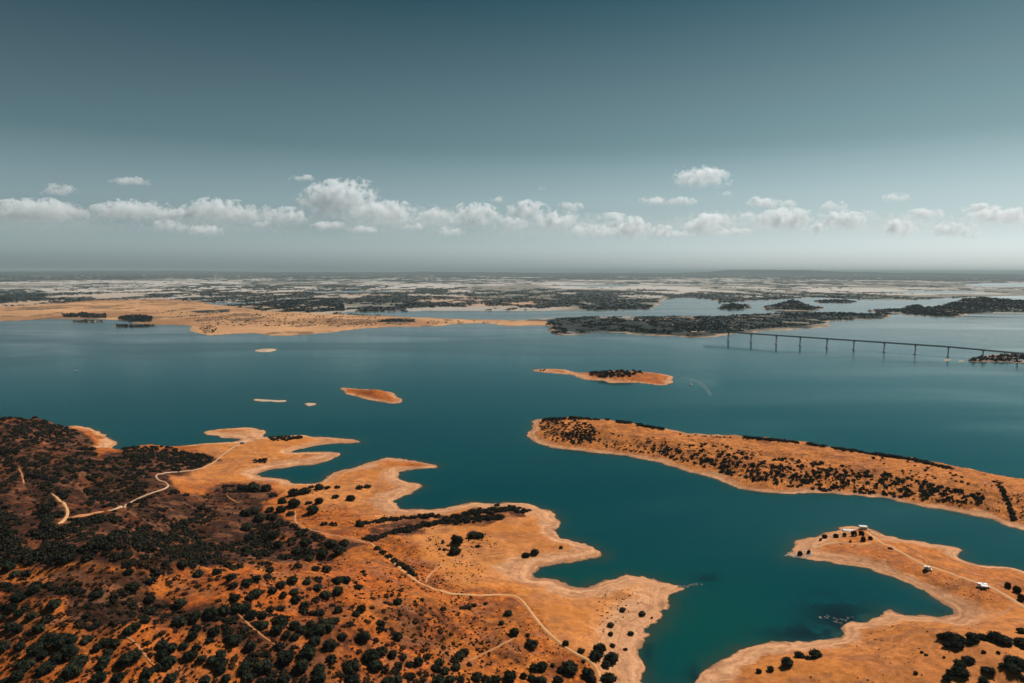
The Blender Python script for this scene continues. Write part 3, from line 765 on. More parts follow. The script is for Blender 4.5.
TR += T(240, 560, 5.554, [(320,25,45),(155,15,40),(115,15,35),(420,45,50),(480,45,65),(165,55,50),(150,90,45),(40,118,60),(90,98,50),(85,180,70),(55,205,50),(290,110,65),(370,115,50),(435,100,45),(435,150,50),(540,105,75),(590,108,60),(655,145,55),(545,165,70),(475,188,70),(225,130,60),(180,165,50),(300,175,60),(240,190,50),(310,215,60),(420,215,40),(360,250,60),(170,268,50),(225,262,40),(545,272,60),(510,250,30),(675,265,65),(645,298,50),(35,262,65),(65,300,60),(125,305,55),(350,275,45),(440,290,65),(400,290,45),(128,358,65),(230,335,80),(205,380,65),(305,355,65),(345,375,55),(480,345,100),(530,330,50),(390,350,60),(610,348,40),(685,422,80),(440,380,80),(260,410,50),(305,420,55),(420,440,70),(500,465,90),(375,510,90),(255,535,95),(340,585,80),(440,600,70),(505,540,50),(125,580,95),(30,590,85),(50,640,80),(245,650,70),(440,650,80),(620,580,110),(625,655,90),(55,475,60),(220,470,50),(180,620,50),(565,420,60),(400,395,60)])
TR += T(360, 560, 5.554, [(15,60,30),(5,145,25),(15,268,50),(210,225,60),(115,345,50),(110,375,45),(210,420,65),(462,265,35),(635,245,30),(600,255,45),(570,262,30),(235,530,45),(370,530,45),(325,560,65),(275,570,45),(60,525,110),(120,500,80),(180,520,60),(85,580,80),(130,600,50),(215,575,45),(195,610,45),(85,440,35),(580,505,60),(555,525,60),(530,545,50),(440,560,60),(420,595,60),(530,590,55),(470,610,60),(440,660,70),(500,660,60),(285,635,45),(210,655,70),(155,665,80),(560,655,45),(650,640,70),(700,660,60),(605,575,30)])
TR += [(377, 547, 7), (382, 551, 8), (388, 555, 8), (394, 559, 8), (400, 563, 9), (406, 567, 10), (411, 571, 10), (415, 574, 6)]
TR += [(534.7, 551, 10), (526, 554, 8), (561, 547, 5), (457.7, 539.6, 13), (455, 550, 12), (473, 533.5, 13), (480, 535, 9)]
TR += T(480, 560, 5.554, [(120,345,38),(190,395,60),(285,455,75),(155,290,45),(30,240,25),(265,415,25),(500,585,105),(450,605,50),(600,620,85),(620,655,60),(345,585,65),(300,590,50),(405,580,30),(665,490,85),(640,525,70),(435,660,60),(165,640,90),(240,640,50),(290,650,60),(340,665,60),(90,655,60),(475,458,45),(560,500,40),(575,560,25)])
TR += T(520, 590, 5.689, [(515,190,60),(515,245,40),(585,105,45),(695,125,50),(630,240,45),(600,332,35),(525,310,45),(520,380,85),(490,420,50),(505,495,85),(750,155,22)])
TR += T(240, 480, 7.59, [(100,50,110),(200,55,90),(30,50,90),(410,90,90),(490,75,85),(540,45,45),(600,50,70),(662,50,50),(740,45,45),(910,45,60),(965,40,55),(250,105,60),(320,155,80),(410,165,110),(725,115,55),(840,130,70),(600,155,70),(550,215,110),(520,165,50),(385,245,65),(310,215,80),(230,215,70),(240,270,90),(150,280,100),(90,230,100),(40,250,90),(640,325,55),(710,325,65),(910,330,70),(970,315,50),(260,410,90),(180,365,60),(500,462,100),(390,445,60),(690,470,100),(790,470,80),(750,530,100),(630,545,90),(430,535,100),(370,575,60),(525,585,80),(290,480,80),(970,440,60),(85,625,45),(130,560,70),(50,350,90),(70,430,90),(50,520,90)])
TR += T(900, 620, 8.258, [(340,130,80),(400,130,90),(480,160,110),(390,205,60),(470,200,80),(600,130,110),(680,135,80),(580,180,50),(790,140,110),(860,165,100),(1000,85,70),(1010,180,100),(460,250,35),(690,260,30),(812,268,25),(565,325,80),(490,370,100),(500,420,110),(420,430,80),(385,480,60),(730,410,90),(690,500,70),(930,340,110),(990,350,90),(930,390,110),(850,375,50),(1015,470,50),(130,435,30),(180,265,25),(215,285,30),(365,305,22)])
TR += T(680, 500, 2.977, [(318,482,38),(355,460,28),(403,458,32),(270,502,20),(380,468,16),(235,508,16)])
TR += T(780, 515, 8.533, [(380,185,42),(345,210,25),(478,178,45),(550,172,40),(630,160,55),(695,160,50),(710,208,45),(770,200,35),(170,330,45),(245,315,35),(600,225,25)])
TR += T(900, 540, 8.258, [(890,380,50),(965,415,55),(1000,480,50),(212,250,36)])
# zones: where a tree stands decides its group and label
ZT = [(420, 524, 600, 573, 'trees on the central sand flats', 'dark round tree on the bare central sand flat', 'tree'),   # (x0,y0,x1,y1, group, label, category)
    (780, 520, 905, 570, 'trees on the sandy spit by the camp', 'small dark round tree on the tip of the sandy spit', 'tree'),
    (990, 575, 1030, 605, 'trees beside the spit road', 'small flat-topped dark tree beside the pale spit road', 'tree'),
    (740, 640, 830, 683, 'bushes on the bare right shore', 'low dark bush on the bare sandy shore between the cove and the bottom edge', 'bush'),
    (895, 622, 1030, 683, 'oaks on the sandy right bank', 'black-green holm oak on the orange sand at the lower right corner', 'tree'),
    (600, 600, 670, 655, 'bushes near the rocky point', 'ragged dark bush on the pale headland near its rocky point', 'bush'),
    (560, 640, 625, 690, 'oaks by the end of the winding track', 'large dark oak beside the lower end of the pale winding track', 'tree'),
    (478, 590, 560, 655, 'lone oaks left of the winding track', 'round dark oak standing alone on sand left of the winding track', 'tree'),
    (478, 655, 565, 690, 'oaks along the bottom edge', 'dark oak in the clump along the bottom edge left of the winding track', 'tree'),
    (372, 540, 420, 580, 'oaks lining the track bend', 'dark oak in the tight row lining the upper bend of the pale track', 'tree'),
    (365, 640, 478, 690, 'oaks below the brown slope', 'dark oak scattered below the mottled brown slope near the bottom edge', 'tree'),
    (365, 575, 490, 640, 'lone oaks on the brown slope', 'dark oak standing apart on the mottled brown slope below the track bend', 'tree'),
    (300, 480, 372, 522, 'oaks on the sandy neck', 'dark oak on the orange sand neck below the narrow inlet', 'tree'),
    (240, 480, 300, 545, 'oaks massed above the sandy neck', 'dark oak in the thick clump left of the sandy neck', 'tree'),
    (300, 522, 372, 562, 'oaks left of the track bend', 'dark oak in the band just left of the pale track bend', 'tree'),
    (225, 540, 372, 690, 'oaks crowding the orange slope', 'dark bushy oak in the crowded stand on the orange slope, lower middle left', 'tree'),
    (100, 540, 225, 690, 'oaks around the brown hollow', 'dark round oak around the brown hollow and short pale path', 'tree'),
    (-20, 540, 100, 690, 'oaks throwing shadows in the corner', 'dark oak throwing its shadow left on the orange slope in the lower left corner', 'tree')]
# remove near duplicates, keep the widest 288
keepT = []
for t in sorted(TR, key=lambda q: -q[2]):
    if all((t[0] - q[0]) ** 2 + ((t[1] - q[1]) * 1.3) ** 2 > (0.30 * (t[2] + q[2]) / 2) ** 2 + 1.5 for q in keepT): keepT.append(t)
far_r = [t for t in keepT if t[0] >= 480]; lft = [t for t in keepT if t[0] < 480]
single = far_r + lft[:288 - len(far_r)]; small_rest = lft[288 - len(far_r):]
tx = np.array([t[0] for t in single]); tyc = np.array([t[1] for t in single]); tw = np.array([t[2] for t in single])
bx_, by_, bz_ = hit(tx, tyc + .30 * tw)
occupied = []; TREES = {}
for k in range(len(single)):
    d = math.sqrt(bx_[k] ** 2 + by_[k] ** 2 + (H - bz_[k]) ** 2)
    rad = .5 * tw[k] * d / F * 1.02
    me, tm = OAKS[k % 8]
    px, py = tx[k], tyc[k]
    for x0, y0, x1, y1, grp, lab, cat in ZT:
        if x0 <= px < x1 and y0 <= py < y1: break
    nm = 'oak_tree' if cat == 'tree' else 'bush'
    e = empty(nm, (bx_[k], by_[k], bz_[k]), random.uniform(0, 6.28))
    sq = random.uniform(.88, 1.14)
    if 'spit' in grp: sq *= 1.5; rad *= .95
    if 'point' in grp: rad *= .74
    e.scale = (rad * random.uniform(.82, 1.16), rad * random.uniform(.82, 1.14), rad * 1.0 * sq)
    tag(e, lab, cat, grp); TREES.setdefault(grp, []).append((px, py, tw[k], e, cat))
    for nme, dat in (('crown', me), ('trunk', tm)):
        o = bpy.data.objects.new(nme, dat); o.parent = e; col.objects.link(o)
    occupied.append((bx_[k], by_[k], rad))
occ = np.array(occupied)
SHORT = {'trees on the central sand flats': 'trees on the central bare sand flats', 'trees on the sandy spit by the camp': 'row on the sandy spit tip', 'trees beside the spit road': 'trees beside the pale spit road', 'bushes on the bare right shore': 'bushes on the sandy shore below the cove',
         'oaks on the sandy right bank': 'oaks on the sandy lower right bank', 'bushes near the rocky point': 'bushes by the rocky point', 'oaks by the end of the winding track': 'oaks at the track bottom end',
         'lone oaks left of the winding track': 'sparse oaks left of the track', 'oaks along the bottom edge': 'clump along the bottom edge', 'oaks lining the track bend': 'hedge row lining the track bend',
         'oaks below the brown slope': 'oaks below the mottled brown slope', 'lone oaks on the brown slope': 'sparse oaks on the mottled brown slope', 'oaks on the sandy neck': 'oaks below the narrow inlet',
         'oaks massed above the sandy neck': 'thicket beside the sandy neck', 'oaks left of the track bend': 'band left of the track bend', 'oaks crowding the orange slope': 'stand crowding the orange slope',
         'oaks around the brown hollow': 'oaks around the brown hollow', 'oaks throwing shadows in the corner': 'oaks in the lower left corner'}
ORD = ['first', 'second', 'third', 'fourth', 'fifth', 'sixth', 'seventh', 'eighth', 'ninth', 'tenth', 'eleventh', 'twelfth', 'thirteenth', 'fourteenth']
for g_, lst in TREES.items():
    place = g_.split(' ', 1)[1]; nc = 1 if len(lst) < 6 else 3 if len(lst) < 30 else 4; nr = 1 if len(lst) < 12 else 2 if len(lst) < 30 else 3
    cw = [''] if nc == 1 else ['left', 'middle', 'right'] if nc == 3 else ['far-left', 'inner-left', 'inner-right', 'far-right']
    rw = [''] if nr == 1 else ['upper', 'lower'] if nr == 2 else ['upper', 'central', 'lower']
    lst = sorted(lst, key=lambda t: t[1]); rows = [lst[i * len(lst) // nr:(i + 1) * len(lst) // nr] for i in range(nr)]
    for ri, row in enumerate(rows):
        row = sorted(row, key=lambda t: t[0]); cells = [row[i * len(row) // nc:(i + 1) * len(row) // nc] for i in range(nc)]
        for ci, cell in enumerate(cells):
            for q, (a_, b_, w_, e_, c_) in enumerate(cell):
                size = 'big' if w_ > 13 else 'small' if w_ < 9 else 'mid-sized'
                kind_ = 'oak' if c_ == 'tree' else 'bush'
                if 'spit' in g_: kind_ = 'tree'
                part_ = ' '.join(x for x in (rw[ri], cw[ci]) if x)
                rank = 'leftmost' if q == 0 else 'rightmost' if q == len(cell) - 1 else ORD[q] + '-from-left'
                lab = f'{rank} {size} {kind_}, ' + (f'{part_} part of ' if part_ else 'one of ') + SHORT[g_]
                e_['label'] = lab

# ------------------------------------------------------------------ undergrowth and far woods, uncountable
def shrub_proto(kind, k):
    if kind == 'near': return crown_arrays(1, 6, 16, .15, 500 + k, .6, True, .7)
    if kind == 'mid': return crown_arrays(1, 4, 6, .24, 600 + k, .65, True, .75)
    return crown_arrays(1, 2, 2, .38, 700 + k, .7, True, .7)
PROT = {k: [shrub_proto(k, i) for i in range(4)] for k in ('near', 'mid', 'far')}
def scatter(name, px, py, dia, kind, mat, min_d=3.0, avoid=True, zscale=1.0, lift=0):
    x, y, z = hit(px, py)
    d = sample(D, x, y)
    ok = (d > min_d) & (z > .2)
    if avoid:
        PP = np.concatenate(PATHPTS)
        for i0 in range(0, len(x), 400):
            q = slice(i0, i0 + 400); ok[q] &= ~(np.hypot(x[q, None] - PP[None, ::2, 0], y[q, None] - PP[None, ::2, 1]) < PP[None, ::2, 2] * .5 + dia[q, None] * .38).any(1)
    if avoid and len(occ):
        for i0 in range(0, len(x), 500):
            s = slice(i0, i0 + 500)
            dd = np.hypot(x[s, None] - occ[None, :, 0], y[s, None] - occ[None, :, 1]) < occ[None, :, 2] * 1.05 + dia[s, None] * .25
            ok[s] &= ~dd.any(1)
    x, y, z, dia = x[ok], y[ok], z[ok], dia[ok]
    VV = []; FF = []; base = 0
    which = rng.integers(0, 4, len(x)); ang = rng.uniform(0, 6.28, len(x))
    for q in range(4):
        V, Fc = PROT[kind][q]; s = np.nonzero(which == q)[0]
        if not len(s): continue
        c = np.cos(ang[s])[:, None]; sn = np.sin(ang[s])[:, None]; r = (dia[s] / 2)[:, None]
        X = (V[:, 0] * c - V[:, 1] * sn) * r + x[s, None]; Y = (V[:, 0] * sn + V[:, 1] * c) * r + y[s, None]
        Z = (V[:, 2] - .12) * r * 1.05 * zscale + z[s, None]
        VV.append(np.stack([X, Y, Z], -1).reshape(-1, 3))
        FF.append((Fc[None] + (np.arange(len(s)) * len(V))[:, None, None]).reshape(-1, 3) + base)
        base += len(s) * len(V)
    if not VV: return None
    return name, np.concatenate(VV), np.concatenate(FF), mat

def in_zone(n, poly):
    P = np.array(poly, float); a = P.min(0); b_ = P.max(0); out = []
    while sum(len(o) for o in out) < n:
        q = rng.uniform(a, b_, (n * 2, 2)); out.append(q[in_poly(q[:, 0], q[:, 1], P)])
    q = np.concatenate(out)[:n]
    return q[:, 0], q[:, 1]
def along(n, line, w):
    P = catmull(line, 6, closed=False); s = np.concatenate([[0], np.cumsum(np.hypot(*np.diff(P, axis=0).T))])
    t = rng.uniform(0, s[-1], n)
    return np.interp(t, s, P[:, 0]) + rng.normal(0, w, n), np.interp(t, s, P[:, 1]) + rng.normal(0, w * .5, n)
def clump(px, py, sc_, seed, thr_):
    k = fbm(px / sc_, py / (sc_ * .6), 3, seed) > thr_
    return px[k], py[k]
def U(a, b_, n): return a + (b_ - a) * rng.random(n) ** 1.7

def merge(name, L, label, cat):
    L = [l for l in L if l]
    V = np.concatenate([l[1] for l in L]); off = 0; Fs = []
    for l in L: Fs.append(l[2] + off); off += len(l[1])
    o = mesh_np(name, V, np.concatenate(Fs), L[0][3], smooth=False)
    tag(o, label, cat, kind='stuff')
    return o

HILL = [(-150, 408), (0, 414), (40, 414), (68, 428), (92, 442), (98, 458), (124, 456), (160, 453), (200, 457), (216, 462), (195, 470), (172, 474), (150, 474), (150, 482), (166, 490), (200, 499), (226, 486), (256, 484), (270, 497), (262, 517), (290, 524), (330, 541), (355, 546), (330, 560), (250, 560), (215, 567), (150, 571), (100, 562), (60, 563), (-150, 566)]
L = []
px, py = clump(*in_zone(4200, HILL), 26, 11, .45); L.append(scatter('s', px, py, U(3.5, 9, len(px)), 'near', SCRUBL))
px, py = in_zone(1500, HILL); L.append(scatter('s', px, py, U(1.5, 4, len(px)), 'near', SCRUBL))
SPLIT = len(L)
px, py = in_zone(260, [(120, 447), (165, 446), (178, 450), (215, 458), (200, 470), (150, 460), (125, 458)]); L.append(scatter('s', px, py, U(4, 8, len(px)), 'near', SCRUBL))
px, py = in_zone(240, [(0, 415), (35, 412), (60, 422), (80, 434), (60, 445), (0, 440)]); L.append(scatter('s', px, py, U(4, 8, len(px)), 'near', SCRUBL))
px, py = in_zone(110, [(268, 438), (272, 436.5), (300, 436), (303, 438.5), (290, 440.5), (272, 441)]); L.append(scatter('s', px, py, U(3, 6, len(px)), 'near', SCRUBL))
px, py = in_zone(40, [(252, 460), (266, 459), (266, 463), (252, 463)]); L.append(scatter('s', px, py, U(3, 5, len(px)), 'near', SCRUBL))
for n, ln, w in ((70, [(367, 541), (385, 536), (405, 530), (425, 526)], 1.8), (110, [(400, 532), (440, 523), (480, 519), (500, 517)], 2.4), (120, [(455, 518), (480, 512), (512, 509), (526, 512)], 2.8), (60, [(356, 524), (380, 521), (410, 518), (440, 516)], 1.3)):
    px, py = along(n, ln, w); L.append(scatter('s', px, py, U(4, 8.0, len(px)), 'near', SCRUBL))
px, py = in_zone(330, Z_SCRUB[3][0]); L.append(scatter('s', px, py, U(2, 5, len(px)), 'near', SCRUBL))
px, py = in_zone(60, Z_SCRUB[1][0]); L.append(scatter('s', px, py, U(3, 6, len(px)), 'near', SCRUBL))
px, py = in_zone(30, [(430, 540), (468, 533), (486, 545), (455, 556), (440, 552)]); L.append(scatter('s', px, py, U(1.5, 5.5, len(px)), 'near', SCRUBL))
for n, zz in ((420, [(-60, 690), (640, 690), (620, 800), (-200, 800)]), (200, [(-190, 570), (-8, 570), (-8, 690), (-190, 690)]), (60, [(780, 690), (1160, 690), (1160, 800), (760, 800)]), (50, [(1030, 625), (1160, 625), (1160, 690), (1030, 690)])):
    px, py = in_zone(n, zz); L.append(scatter('s', px, py, U(5, 9.5, len(px)), 'near', SCRUBL))
for t in small_rest:
    L.append(scatter('s', np.array([t[0]]), np.array([t[1] + .3 * t[2]]), np.array([t[2] * 1.1 * math.hypot(*[float(q) for q in ground0(t[0], t[1])], H) / F]), 'near', SCRUBL, avoid=False))
B = []
px, py = clump(*in_zone(1500, HILL), 22, 14, .45); B.append(scatter('s', px, py, U(2, 6, len(px)), 'near', BROWNL))
px, py = in_zone(2300, [(-200, 560), (300, 558), (420, 590), (460, 640), (480, 800), (-200, 800)]); B.append(scatter('s', px, py, U(1.6, 4.2, len(px)), 'near', BROWNL))
merge('brown_bushes', B, 'rust brown and olive bushes mixed into the dark scrub of the left slopes', 'bushes')
merge('undergrowth', L, 'dense dark green scrub covering the left hill and the hollows', 'scrub')
L = []
def dens(n, poly, a, b_, thr_, seed, sc_=18):
    px, py = clump(*in_zone(n, poly), sc_, seed, thr_); L.append(scatter('s', px, py, U(a, b_, len(px)), 'mid', DRYL, 16))
dens(15500, [(0, 555), (300, 555), (420, 560), (480, 600), (500, 683), (520, 800), (-200, 800), (-200, 560)], .7, 2.4, .40, 31)
dens(1500, [(300, 490), (420, 500), (470, 525), (500, 540), (470, 600), (420, 590), (380, 560), (300, 535)], .6, 1.9, .47, 32)
dens(1100, [(480, 600), (600, 650), (600, 760), (470, 760)], .5, 1.7, .45, 33)
dens(1300, [(840, 625), (1160, 620), (1160, 800), (740, 800)], .5, 1.5, .5, 34)
dens(160, [(590, 590), (650, 585), (660, 610), (610, 660)], .5, 1.6, .5, 36)
dens(1600, [(540, 430), (700, 440), (1024, 490), (1024, 520), (900, 500), (740, 480), (560, 445)], .8, 2.6, .42, 35)
dens(60, ISL_A, .8, 2, .4, 37); dens(120, ISL_B, .8, 2.4, .4, 38)
dens(300, [(820, 540), (900, 548), (1010, 600), (960, 600), (880, 568), (820, 556)], .4, 1.2, .5, 39)
merge('dry_scrub', L, 'small tufts of dry brown scrub dotted over the orange slopes', 'scrub')
L = []
def z5(pts): return [(520 + a / 2.0317, 400 + b_ / 2.0317) for a, b_ in pts]
px, py = in_zone(330, z5([(38, 45), (90, 38), (150, 50), (155, 85), (110, 92), (50, 78)])); L.append(scatter('s', px, py, U(2.5, 5.5, len(px)), 'mid', SCRUBL))
px, py = in_zone(60, z5([(150, 60), (300, 85), (290, 115), (160, 95)])); L.append(scatter('s', px, py, U(2, 5, len(px)), 'mid', SCRUBL))
px, py = clump(*along(640, z5([(45, 40), (140, 38), (240, 50), (290, 60)]), 1.2), 9, 96, .30); L.append(scatter('s', px, py, U(3.6, 7.6, len(px)), 'mid', SCRUBL))
px, py = clump(*along(620, z5([(455, 76), (560, 86), (640, 98), (720, 110), (800, 122), (850, 134), (875, 140)]), 1.0), 9, 95, .30); L.append(scatter('s', px, py, U(3.4, 6.6, len(px)), 'mid', SCRUBL))
px, py = clump(*in_zone(1250, z5([(250, 92), (380, 88), (500, 112), (640, 132), (760, 152), (880, 178), (950, 195), (940, 210), (800, 203), (700, 190), (600, 184), (480, 168), (400, 145), (300, 118)])), 6, 91, .44); L.append(scatter('s', px, py, U(2.6, 6.5, len(px)), 'mid', SCRUBL))
px, py = along(110, z5([(968, 165), (985, 195), (998, 225), (1005, 245)]), 1.1); L.append(scatter('s', px, py, U(2.5, 5, len(px)), 'mid', SCRUBL))
px, py = in_zone(36, z5([(700, 110), (860, 135), (940, 175), (800, 160)])); L.append(scatter('s', px, py, U(2.5, 5, len(px)), 'mid', SCRUBL))
px, py = in_zone(14, z5([(320, 66), (430, 70), (430, 78), (320, 74)])); L.append(scatter('s', px, py, U(3.5, 5, len(px)), 'mid', SCRUBL))
merge('island_scrub', L, 'dark scrub bushes along the ridge and slope of the long orange island', 'scrub')
L = []
px, py = in_zone(125, [(587, 375), (592, 371), (615, 369.5), (642, 371), (645, 373.5), (628, 377), (603, 377)]); L.append(scatter('s', px, py, U(7, 12, len(px)), 'mid', SCRUBL))
px, py = in_zone(10, [(540, 370), (546, 369.5), (546, 371.5), (540, 371.5)]); L.append(scatter('s', px, py, U(4, 6, len(px)), 'mid', SCRUBL, 1))
merge('islet_grove', L, 'dark grove crowning the small pale islet in mid lake', 'grove')
L = []
def farw(n, poly, a=8, b_=15, md=8, gp=True):
    px, py = in_zone(n, poly)
    if gp:
        x, y = ground0(px, py); k = fbm(x / 60, y / 110, 4, 305) < .565; px, py = px[k], py[k]
    L.append(scatter('s', px, py, U(a, b_, len(px)), 'far', FARL, md, avoid=False))
farw(5200, W_ZONES[0]); 
for P, n in zip(W_ZONES[1:11], (350, 700, 300, 200, 2400, 200, 260, 60, 90, 420)): farw(n, P, 10, 20, 1, False)
farw(120, W_ZONES[11], 8, 14, 4, False); farw(900, W_ZONES[14], 12, 26)
farw(60, [(198, 328), (214, 325), (218, 332), (204, 334.5)], 7, 12, 2, False)
farw(480, [(150, 310), (300, 314), (440, 321), (520, 322), (340, 327), (210, 326)], 7, 13, 4, False)
px, py = rng.uniform(-20, 1044, 26000), 286 + (316 - 286) * rng.random(26000)
x, y = ground0(px, py); k = (sample(wmask, x, y) > .5) & (sample(fs, x, y) < .3); px, py = px[k], py[k]
L.append(scatter('s', px, py, U(10, 24, len(px)), 'far', FARL, 12, avoid=False))
merge('far_woods', L, 'dark far-off woods spread over the plain beyond the lake', 'wood')

# ------------------------------------------------------------------ bridge
CONC = simple_mat('concrete', (.36, .37, .37), .85, noise=.25, scale=.3)
ASPH = simple_mat('asphalt', (.05, .05, .052), .9, noise=.2, scale=.4)
RAIL = simple_mat('rail_metal', (.30, .31, .32), .5, .3)
ppx = np.array([728.5, 751.3, 775.5, 800.2, 827, 854.7, 884, 915, 947.7, 982.0, 1018])
ppy = np.array([340.2, 341.9, 343.5, 345.5, 347.5, 349.7, 351.7, 354.0, 356.4, 358.9, 361.7])
X, Y = ground0(ppx, ppy)
fitd = np.polyfit(X, Y, 2); Y = np.polyval(fitd, X)
DECK = 26.5
dz = np.interp(X, [X[0], X[-3], X[-1]], [DECK, DECK - .5, DECK - 5])
br = empty('road_bridge', (X[5], Y[5], 0))
tag(br, 'long grey concrete road bridge on slender piers crossing the lake', 'bridge')
ox, oy = X[5], Y[5]
def loc(x, y, z): return Vector((x - ox, y - oy, z))
xs = np.linspace(X[0] - 62, X[-1] + 160, 60); ysd = np.polyval(fitd, xs); zs = np.interp(xs, X, dz); zs[-1] -= 4
def sweep(name, prof, mat):
    V = []; n = len(prof)
    for i in range(len(xs)):
        j0, j1 = max(i - 1, 0), min(i + 1, len(xs) - 1)
        t = Vector((xs[j1] - xs[j0], ysd[j1] - ysd[j0], 0)).normalized(); nn = Vector((-t.y, t.x, 0))
        for a, z in prof: V.append(loc(xs[i], ysd[i], zs[i] + z) + nn * a)
    Fs = []
    for i in range(len(xs) - 1):
        for k in range(n):
            Fs.append((i * n + k, i * n + (k + 1) % n, (i + 1) * n + (k + 1) % n, (i + 1) * n + k))
    Fs.append(tuple(range(n))); Fs.append(tuple((len(xs) - 1) * n + k for k in range(n - 1, -1, -1)))
    me = bpy.data.meshes.new(name); me.from_pydata([tuple(v_) for v_ in V], [], Fs); me.materials.append(mat); me.update()
    o = bpy.data.objects.new(name, me); col.objects.link(o); o.parent = br; return o
sweep('deck', [(-6.5, 0), (-6.5, -.6), (-3.2, -1.0), (-2.6, -2.5), (2.6, -2.5), (3.2, -1.0), (6.5, -.6), (6.5, 0)], CONC)
sweep('road_surface', [(-5, .006), (-5, .08), (5, .08), (5, .006)], ASPH)
for s in (-1, 1): sweep('railing', [(s * 6.2, .01), (s * 6.2, 1.1), (s * 6.4, 1.1), (s * 6.4, .01)], RAIL)
for k in range(len(X)):
    t = Vector((1, np.polyval(np.polyder(fitd), X[k]), 0)).normalized(); Mx = Matrix.Rotation(math.atan2(t.y, t.x), 3, 'Z')
    g0 = min(0, float(sample(GZ, np.array([X[k]]), np.array([Y[k]]))[0])) - 4
    top = dz[k] - 4.3
    mb = MB(); mb.box(loc(X[k], Y[k], (top + g0) / 2), (2.7, 7.0, top - g0), Mx, .86)
    p = mb.build('pier', CONC, br)
    mb = MB(); mb.box(loc(X[k], Y[k], top + .9), (4.2, 9.0, 1.78), Mx); mb.build('pier_cap', CONC, p)
    mb = MB(); mb.box(loc(X[k], Y[k], .1), (7, 11, 2.4), Mx); mb.build('footing', CONC, p)

# ------------------------------------------------------------------ boats, vehicles, hut, rocks
WHITE = simple_mat('white_paint', (.80, .80, .78), .35, noise=.06, scale=2)
GLASS = simple_mat('dark_glass', (.02, .025, .03), .08)
TYRE = simple_mat('tyre_rubber', (.02, .02, .02), .9)
DARKP = simple_mat('dark_paint', (.03, .03, .035), .3)
REDP = simple_mat('red_paint', (.22, .035, .02), .35)
GREYP = simple_mat('grey_trim', (.25, .25, .26), .5)
def boat(px, py, L_, rz, label):
    x, y = ground0(px, py); e = empty('motor_boat', (float(x), float(y), 0), rz)
    tag(e, label, 'boat', None)
    s = L_ / 7.0
    prof = [(-3.4, 1.15, .25), (-1, 1.25, .1), (1.5, 1.1, .1), (2.9, .5, .35), (3.6, .04, .75)]
    V = []; Fs = []
    for a, w, keel in prof:
        V += [(a * s, -w * s, .95 * s + .06 * a * s), (a * s, -w * .75 * s, keel * .2 * s - .2), (a * s, 0, -.45 * s + keel * .7 * s), (a * s, w * .75 * s, keel * .2 * s - .2), (a * s, w * s, .95 * s + .06 * a * s)]
    for i in range(4):
        for k in range(4): Fs.append((i * 5 + k, i * 5 + k + 1, i * 5 + k + 6, i * 5 + k + 5))
    Fs.append((4, 3, 2, 1, 0))
    for i in range(4): Fs.append((i * 5 + 4, i * 5, i * 5 + 5, i * 5 + 9))
    me = bpy.data.meshes.new('hull'); me.from_pydata(V, [], Fs); me.materials.append(WHITE); me.update()
    o = bpy.data.objects.new('hull', me); o.parent = e; col.objects.link(o)
    mb = MB(); mb.box((.4 * s, 0, 1.5 * s), (2.2 * s, 1.5 * s, 1.1 * s), None, .82); mb.build('cabin', WHITE, e, .06)
    mb = MB(); mb.box((1.44 * s, 0, 1.55 * s), (.12 * s, 1.2 * s, .55 * s)); mb.box((.4 * s, .70 * s, 1.6 * s), (1.5 * s, .12, .4 * s)); mb.box((.4 * s, -.70 * s, 1.6 * s), (1.5 * s, .12, .4 * s)); mb.build('window', GLASS, e)
    mb = MB(); mb.box((-3.6 * s, 0, .75 * s), (.5 * s, .5 * s, 1.1 * s), None, .8); mb.build('outboard_motor', DARKP, e, .05)
    return e
boat(76, 371.6, 9, .2, 'small white motorboat alone on the left of the lake below the far sandy shore')
boat(690.7, 384.8, 7, 2.4, 'small white motorboat inside its curved wake right of the pale islet')

